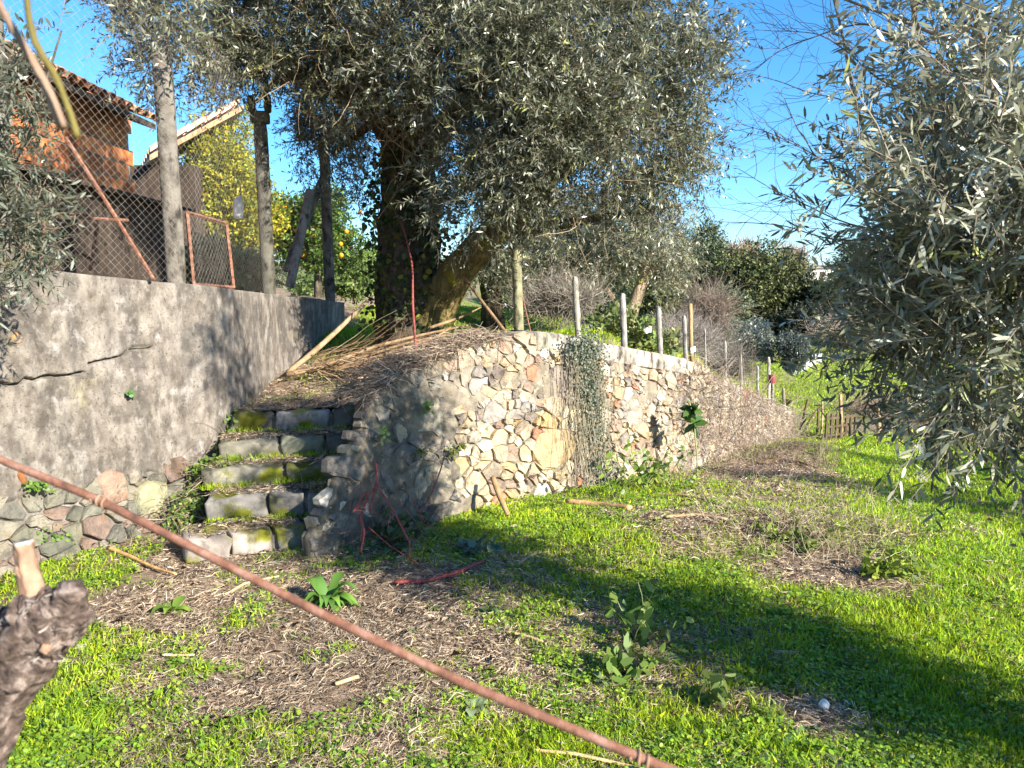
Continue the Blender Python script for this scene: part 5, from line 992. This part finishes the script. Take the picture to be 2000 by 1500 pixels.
# dry brush over the end of the wall and the weed field in the yard
def brush(lab, boxes, n, L, r, cols, name='dry_brush', cat='brush', zf=z_low, upv=(0, 0, .6), wob=.25):
    O = []
    while len(O) < n:
        x0, y0, x1, y1 = boxes[rng.integers(len(boxes))]; p = gp(rng.uniform(x0, x1), rng.uniform(y0, y1), zf); O.append(p)
    O = np.array(O); T = curly(O, rng.normal(size=(n, 3))*.7+np.array(upv), L*rng.uniform(.4, 1.2, n), 6, wob, .05); T[..., 2] = np.maximum(T[..., 2], zf(T[..., 0], T[..., 1])+.003)
    sv, sf = strands(T, np.linspace(r, r*.5, 6)[None]+np.zeros((n, 1))); return solo(name, lab, cat, sv, sf, MAT['twig'], tints(n, 18, cols), kind='stuff')
DB = [(.34, .26, .19), (.25, .18, .13), (.42, .34, .24), (.18, .12, .10)]
brush('field of dry tangled weed stalks on the bare bank at middle right', [(1350, 950, 1700, 1090), (1450, 980, 1750, 1110)], 1100, .22, .0016, [(.42, .34, .23), (.30, .24, .16), (.50, .42, .29), (.20, .15, .10)])
brush('dead brush mound at the foot of the sloping wall', [(1400, 850, 1640, 935)], 1000, .26, .002, [(.26, .19, .14), (.38, .29, .21), (.20, .14, .11)])
O = []
for _ in range(2600):
    q = s_at_px(rng.uniform(738, 1000)); P, N = rsurf(q, htop(q)); e = rng.random(); O.append(P-N*(e*.36-.03)+np.array([0, 0, .005+.05*rng.random()**2+.05*e]))
T = curly(np.array(O), rng.normal(size=(2600, 3))*[1, 1, .25]+np.array([-.4, -.5, .02]), rng.uniform(.05, .22, 2600), 5, .16, .06); sv, sf = strands(T, np.linspace(.0026, .0012, 5)[None]+np.zeros((2600, 1)))
solo('twig_litter', 'dead twigs and bark litter matted along the left end of the wall top', 'litter', sv, sf, MAT['twig'], tints(2600, 15, [(.24, .17, .12), (.15, .10, .075), (.36, .28, .20), (.46, .38, .28)]), kind='stuff')
stalk_plant('low green and yellow weeds scattered between the dry stalks of the bank', 1500, 1010, .14, 60, .035, [(.26, .34, .04), (.18, .26, .04), (.34, .36, .08)], 'leafy_weed', 'weed', None, per=10, spread=7, top=.2)
O = []
for _ in range(1400):
    px = rng.uniform(1325, 1540); s = s_at_px(px); x, y, z, nx, ny = rwall(s); g = float(z_low(x, y)); zz_ = g+(float(z)-g)*rng.random(); O.append((x+nx*rng.uniform(.02, .2), y+ny*rng.uniform(.02, .2), zz_))
T = curly(np.array(O), rng.normal(size=(1400, 3))*.5+np.array([.1, -.1, -.25]), rng.uniform(.1, .4, 1400), 6, .2); sv, sf = strands(T, np.full((1400, 6), .0024)); solo('dry_creepers', 'dry brown creepers matted over the low end of the rubble wall', 'creepers', sv, sf, MAT['twig'], tints(1400, 18, [(.36, .29, .22), (.27, .21, .16), (.44, .36, .28)]), kind='stuff')
T = curly(np.array([at(rng.uniform(1330, 1460), rng.uniform(840, 900), rng.uniform(7.4, 8.4)) for _ in range(40)]), rng.normal(size=(40, 3))*.15+np.array([.1, 0, 1]), rng.uniform(.4, 1.0, 40), 6, .08); sv, sf = strands(T, np.full((40, 6), .003)); solo('dry_stalks', 'tall thin bare stalks rising before the wall beside the kale', 'stalks', sv, sf, MAT['twig'], (.22, .16, .12), kind='stuff')
# ------------------------------------------------------------ grass, ground weeds and litter
def polar(n, r0, r1, a0, a1):
    r = np.exp(rng.uniform(math.log(r0), math.log(r1), n)); a = rng.uniform(a0, a1, n); return r*np.sin(a), r*np.cos(a), r
def blades(x, y, z, r, cols, cw, hmul=1.0, wmul=1.0):
    n = len(x); P = np.stack([x, y, z], 1); D = rng.normal(size=(n, 3))*[.42, .42, 0]+np.array([0, 0, 1]); patch_ = fbm(x*3, y*3, 71, 2)
    L = rng.uniform(.018, .05, n)*(.6+.9*patch_)*hmul; W = (.0013+.0009*r)*rng.uniform(.7, 1.3, n)*wmul; D = unit(D); S = unit(np.cross(D, rng.normal(size=(n, 3)))); bend = rng.normal(size=(n, 3))*[.5, .5, 0]
    L_ = L[:, None]; W_ = W[:, None]; mid = P+D*L_*.55; tip = mid+unit(D+bend)*L_*.5
    V = np.stack([P-S*W_*.5, P+S*W_*.5, mid+S*W_*.4, tip, mid-S*W_*.4], 1).reshape(-1, 3); i = np.arange(n)*5
    F = np.stack([i, i+1, i+2, i+3, i+4], 1); t = tints(n, 1, cols, cw, .22)
    k = (.80+.6*fbm(x*1.3, y*1.3, 77, 3))[:, None]; yel = sm((fbm(x*2, y*2, 78, 3)-.45)*5)[:, None]; t = t*k*(1+yel*np.array([.12, .04, -.1]))
    return V, F, np.repeat(np.clip(t, .004, 1), 5, 0)
# inside() for the wall foot: keep the yard side only
yardside = [(-6, -3), (-4.2, 1.9), (-2.85, 4.4), (-2.5, 4.9)]+[tuple(gz(365, 1064, 0)[:2])]+[tuple(gz(575, 1062, 0)[:2])]
for s in np.linspace(.1, rs[-1], 40):
    x, y, z, nx, ny = rwall(s); yardside.append((float(x+nx*.02), float(y+ny*.02)))
yardside += [(5, 14), (9, 26), (14, 45), (60, 60), (60, -3)]
GC = [(.26, .40, .02), (.33, .46, .02), (.18, .32, .02), (.42, .48, .03), (.42, .36, .14)]; GWt = [5, 4, 4, 2, .4]
x, y, r = polar(700000, 1.7, 34, -.70, .78); g = green(x, y); k = (rng.random(len(x)) < g**1.3*(1-.35*sm((r-14)/15))) & inside(x, y, yardside); x, y, r = x[k], y[k], r[k]
k = rng.permutation(len(x))[:330000]; x, y, r = x[k], y[k], r[k]
V, F, t = blades(x, y, z_low(x, y)-.003, r, GC, GWt)
def stuffobj(name, V, F, m, t): o = bpy.data.objects.new(name, mk(name, V, F, m, t)); C.collection.objects.link(o); setp(o, {'grass': 'short bright green grass over the lower yard', 'terrace_grass': 'bright grass on the upper terrace around the olive', 'clover': 'low clover and small round-leaved weeds in patches over the yard', 'dry_grass': 'brown straw and dead grass strewn over bare soil', 'step_grass': 'grass tufts and straw on the step treads'}.get(name), 'grass', None, 'stuff'); return o
stuffobj('grass', V, F, MAT['grass'], t); print('blades', len(x))
x, y, r = polar(160000, 5, 20, -.42, .4); g = green_up(x, y); k = (rng.random(len(x)) < g) & inside(x, y, TER); x, y, r = x[k][:60000], y[k][:60000], r[k][:60000]
V, F, t = blades(x, y, z_up(x, y)-.003, r, GC, GWt, 1.5); stuffobj('terrace_grass', V, F, MAT['grass'], t)
# clover and small weeds
x, y, r = polar(60000, 1.7, 9, -.70, .78); g = green(x, y); nz_ = fbm(x*4+9, y*4, 88, 3); k = (rng.random(len(x)) < np.clip(g*1.2*sm((nz_-.35)*5), 0, 1)*(.35+.65*(x < 1.6))) & inside(x, y, yardside); x, y, r = x[k][:16000], y[k][:16000], r[k][:16000]; n = len(x)
P = np.stack([x, y, z_low(x, y)], 1); h = rng.uniform(.008, .04, n); P = np.repeat(P, 6, 0); a = rng.uniform(0, 6.28, n*6); rr_ = rng.uniform(.003, .028, n*6); P[:, 0] += np.cos(a)*rr_; P[:, 1] += np.sin(a)*rr_; P[:, 2] += np.repeat(h, 6)*rng.uniform(.5, 1.1, n*6)
Dv = np.stack([np.cos(a), np.sin(a), rng.normal(size=n*6)*.3], 1); Ls = np.repeat(rng.uniform(.009, .019, n)*(1+.06*r), 6)*rng.uniform(.7, 1.2, n*6)
v, f = leaves(P, Dv, Ls, Ls*.8, 6, np.array([0, 0, 1.])+rng.normal(size=(n*6, 3))*.35); tw = tints(n, 6, [(.20, .34, .03), (.15, .27, .03), (.28, .38, .04), (.10, .19, .06)], [4, 4, 3, 1])
stuffobj('clover', v, f, MAT['leaf'], np.repeat(tw, 6, 0)); print('clover', n)
# straw
x, y, r = polar(480000, 1.7, 12, -.70, .78); g = green(x, y); k = (rng.random(len(x)) < np.clip(1.05-g, .06, 1)*sm((fbm(x*3, y*3, 95, 3)-.2)*4)) & inside(x, y, yardside); x, y, r = x[k][:200000], y[k][:200000], r[k][:200000]; n = len(x)
def straw(x, y, z, r, name):
    n = len(x); ang = fbm(x*1.5, y*1.5, 97, 2)*9+rng.normal(size=n)*.9; O = np.stack([x, y, z+rng.uniform(.002, .02, n)], 1); D = np.stack([np.cos(ang), np.sin(ang), rng.normal(size=n)*.18], 1)
    L = rng.uniform(.012, .085, n)**1.0*(.45+.7*fbm(x*5, y*5, 98, 2)); T = O+unit(D)*L[:, None]; M_ = (O+T)/2+rng.normal(size=(n, 3))*(L*.10)[:, None]; S = unit(np.cross(unit(D), rng.normal(size=(n, 3))*.5+[0, 0, 1]))*((.0005+.00030*r)*rng.uniform(.5, 1.6, n))[:, None]
    V = np.stack([O-S*.6, O+S*.6, M_+S, T, M_-S], 1).reshape(-1, 3); F = np.arange(n*5).reshape(n, 5)
    t = tints(n, 5, [(.40, .30, .20), (.28, .20, .135), (.54, .43, .30), (.14, .095, .065), (.64, .55, .41)], [5, 4, 4, 3, 1.5])*np.repeat(.6+.8*fbm(x*1.7, y*1.7, 101, 4), 5)[:, None]; stuffobj(name, V, F, MAT['straw'], t)
straw(x, y, z_low(x, y), r, 'dry_grass')
x, y, r = polar(60000, 5, 9.5, -.42, .3); k = inside(x, y, TER) & (rng.random(len(x)) < 1.1-green_up(x, y)); x, y, r = x[k][:22000], y[k][:22000], r[k][:22000]
straw(x, y, z_up(x, y), r, 'terrace_litter'); bpy.data.objects['terrace_litter']['label'] = 'brown twigs and dead leaves littering the upper terrace'; bpy.data.objects['terrace_litter']['category'] = 'litter'
# tufts and straw on the treads
SV = []; SX = []; 
for i, (L, R_, z) in enumerate(STEP):
    a, b = gz(*L, z), gz(*R_, z); m = 1500; u_ = rng.random(m)*.92+.02; dd = .06+rng.random(m)**.7*.28; nn_ = unit(np.array([-(b-a)[1], (b-a)[0], 0])); P = a+(b-a)*u_[:, None]+nn_*dd[:, None]; SX.append(P)
    if i < 4:   # grass hugging the riser above
        a2, b2 = gz(*STEP[i+1][0], STEP[i+1][2]), gz(*STEP[i+1][1], STEP[i+1][2]); m = 420; u_ = rng.choice([.08, .3, .55, .62, .85], m, p=[.3, .2, .15, .25, .1])+rng.normal(size=m)*.05; P = a2+(b2-a2)*np.clip(u_, 0, 1)[:, None]; P[:, 2] = z+.003; P[:, :2] -= nn_[:2]*rng.uniform(.01, .07, m)[:, None]; SV.append(P)
a, b = gz(*STEP[0][0], 0), gz(*STEP[0][1], 0); m = 900; P = a+(b-a)*rng.random(m)[:, None]; P[:, 1] -= rng.uniform(0, .12, m); P[:, 2] = z_low(P[:, 0], P[:, 1]); SV.append(P)
SVa = np.concatenate(SV); V, F, t = blades(SVa[:, 0], SVa[:, 1], SVa[:, 2], np.full(len(SVa), 5.), GC, GWt, 1.3, .7); stuffobj('step_grass', V, F, MAT['grass'], t)
SXa = np.concatenate(SX); straw(SXa[:, 0], SXa[:, 1], SXa[:, 2]+.004, np.full(len(SXa), 5.), 'step_litter'); bpy.data.objects['step_litter']['label'] = 'dry straw lying on the step treads'; bpy.data.objects['step_litter']['category'] = 'litter'
print('tris', sum(len(p.polygons) for p in bpy.data.meshes))
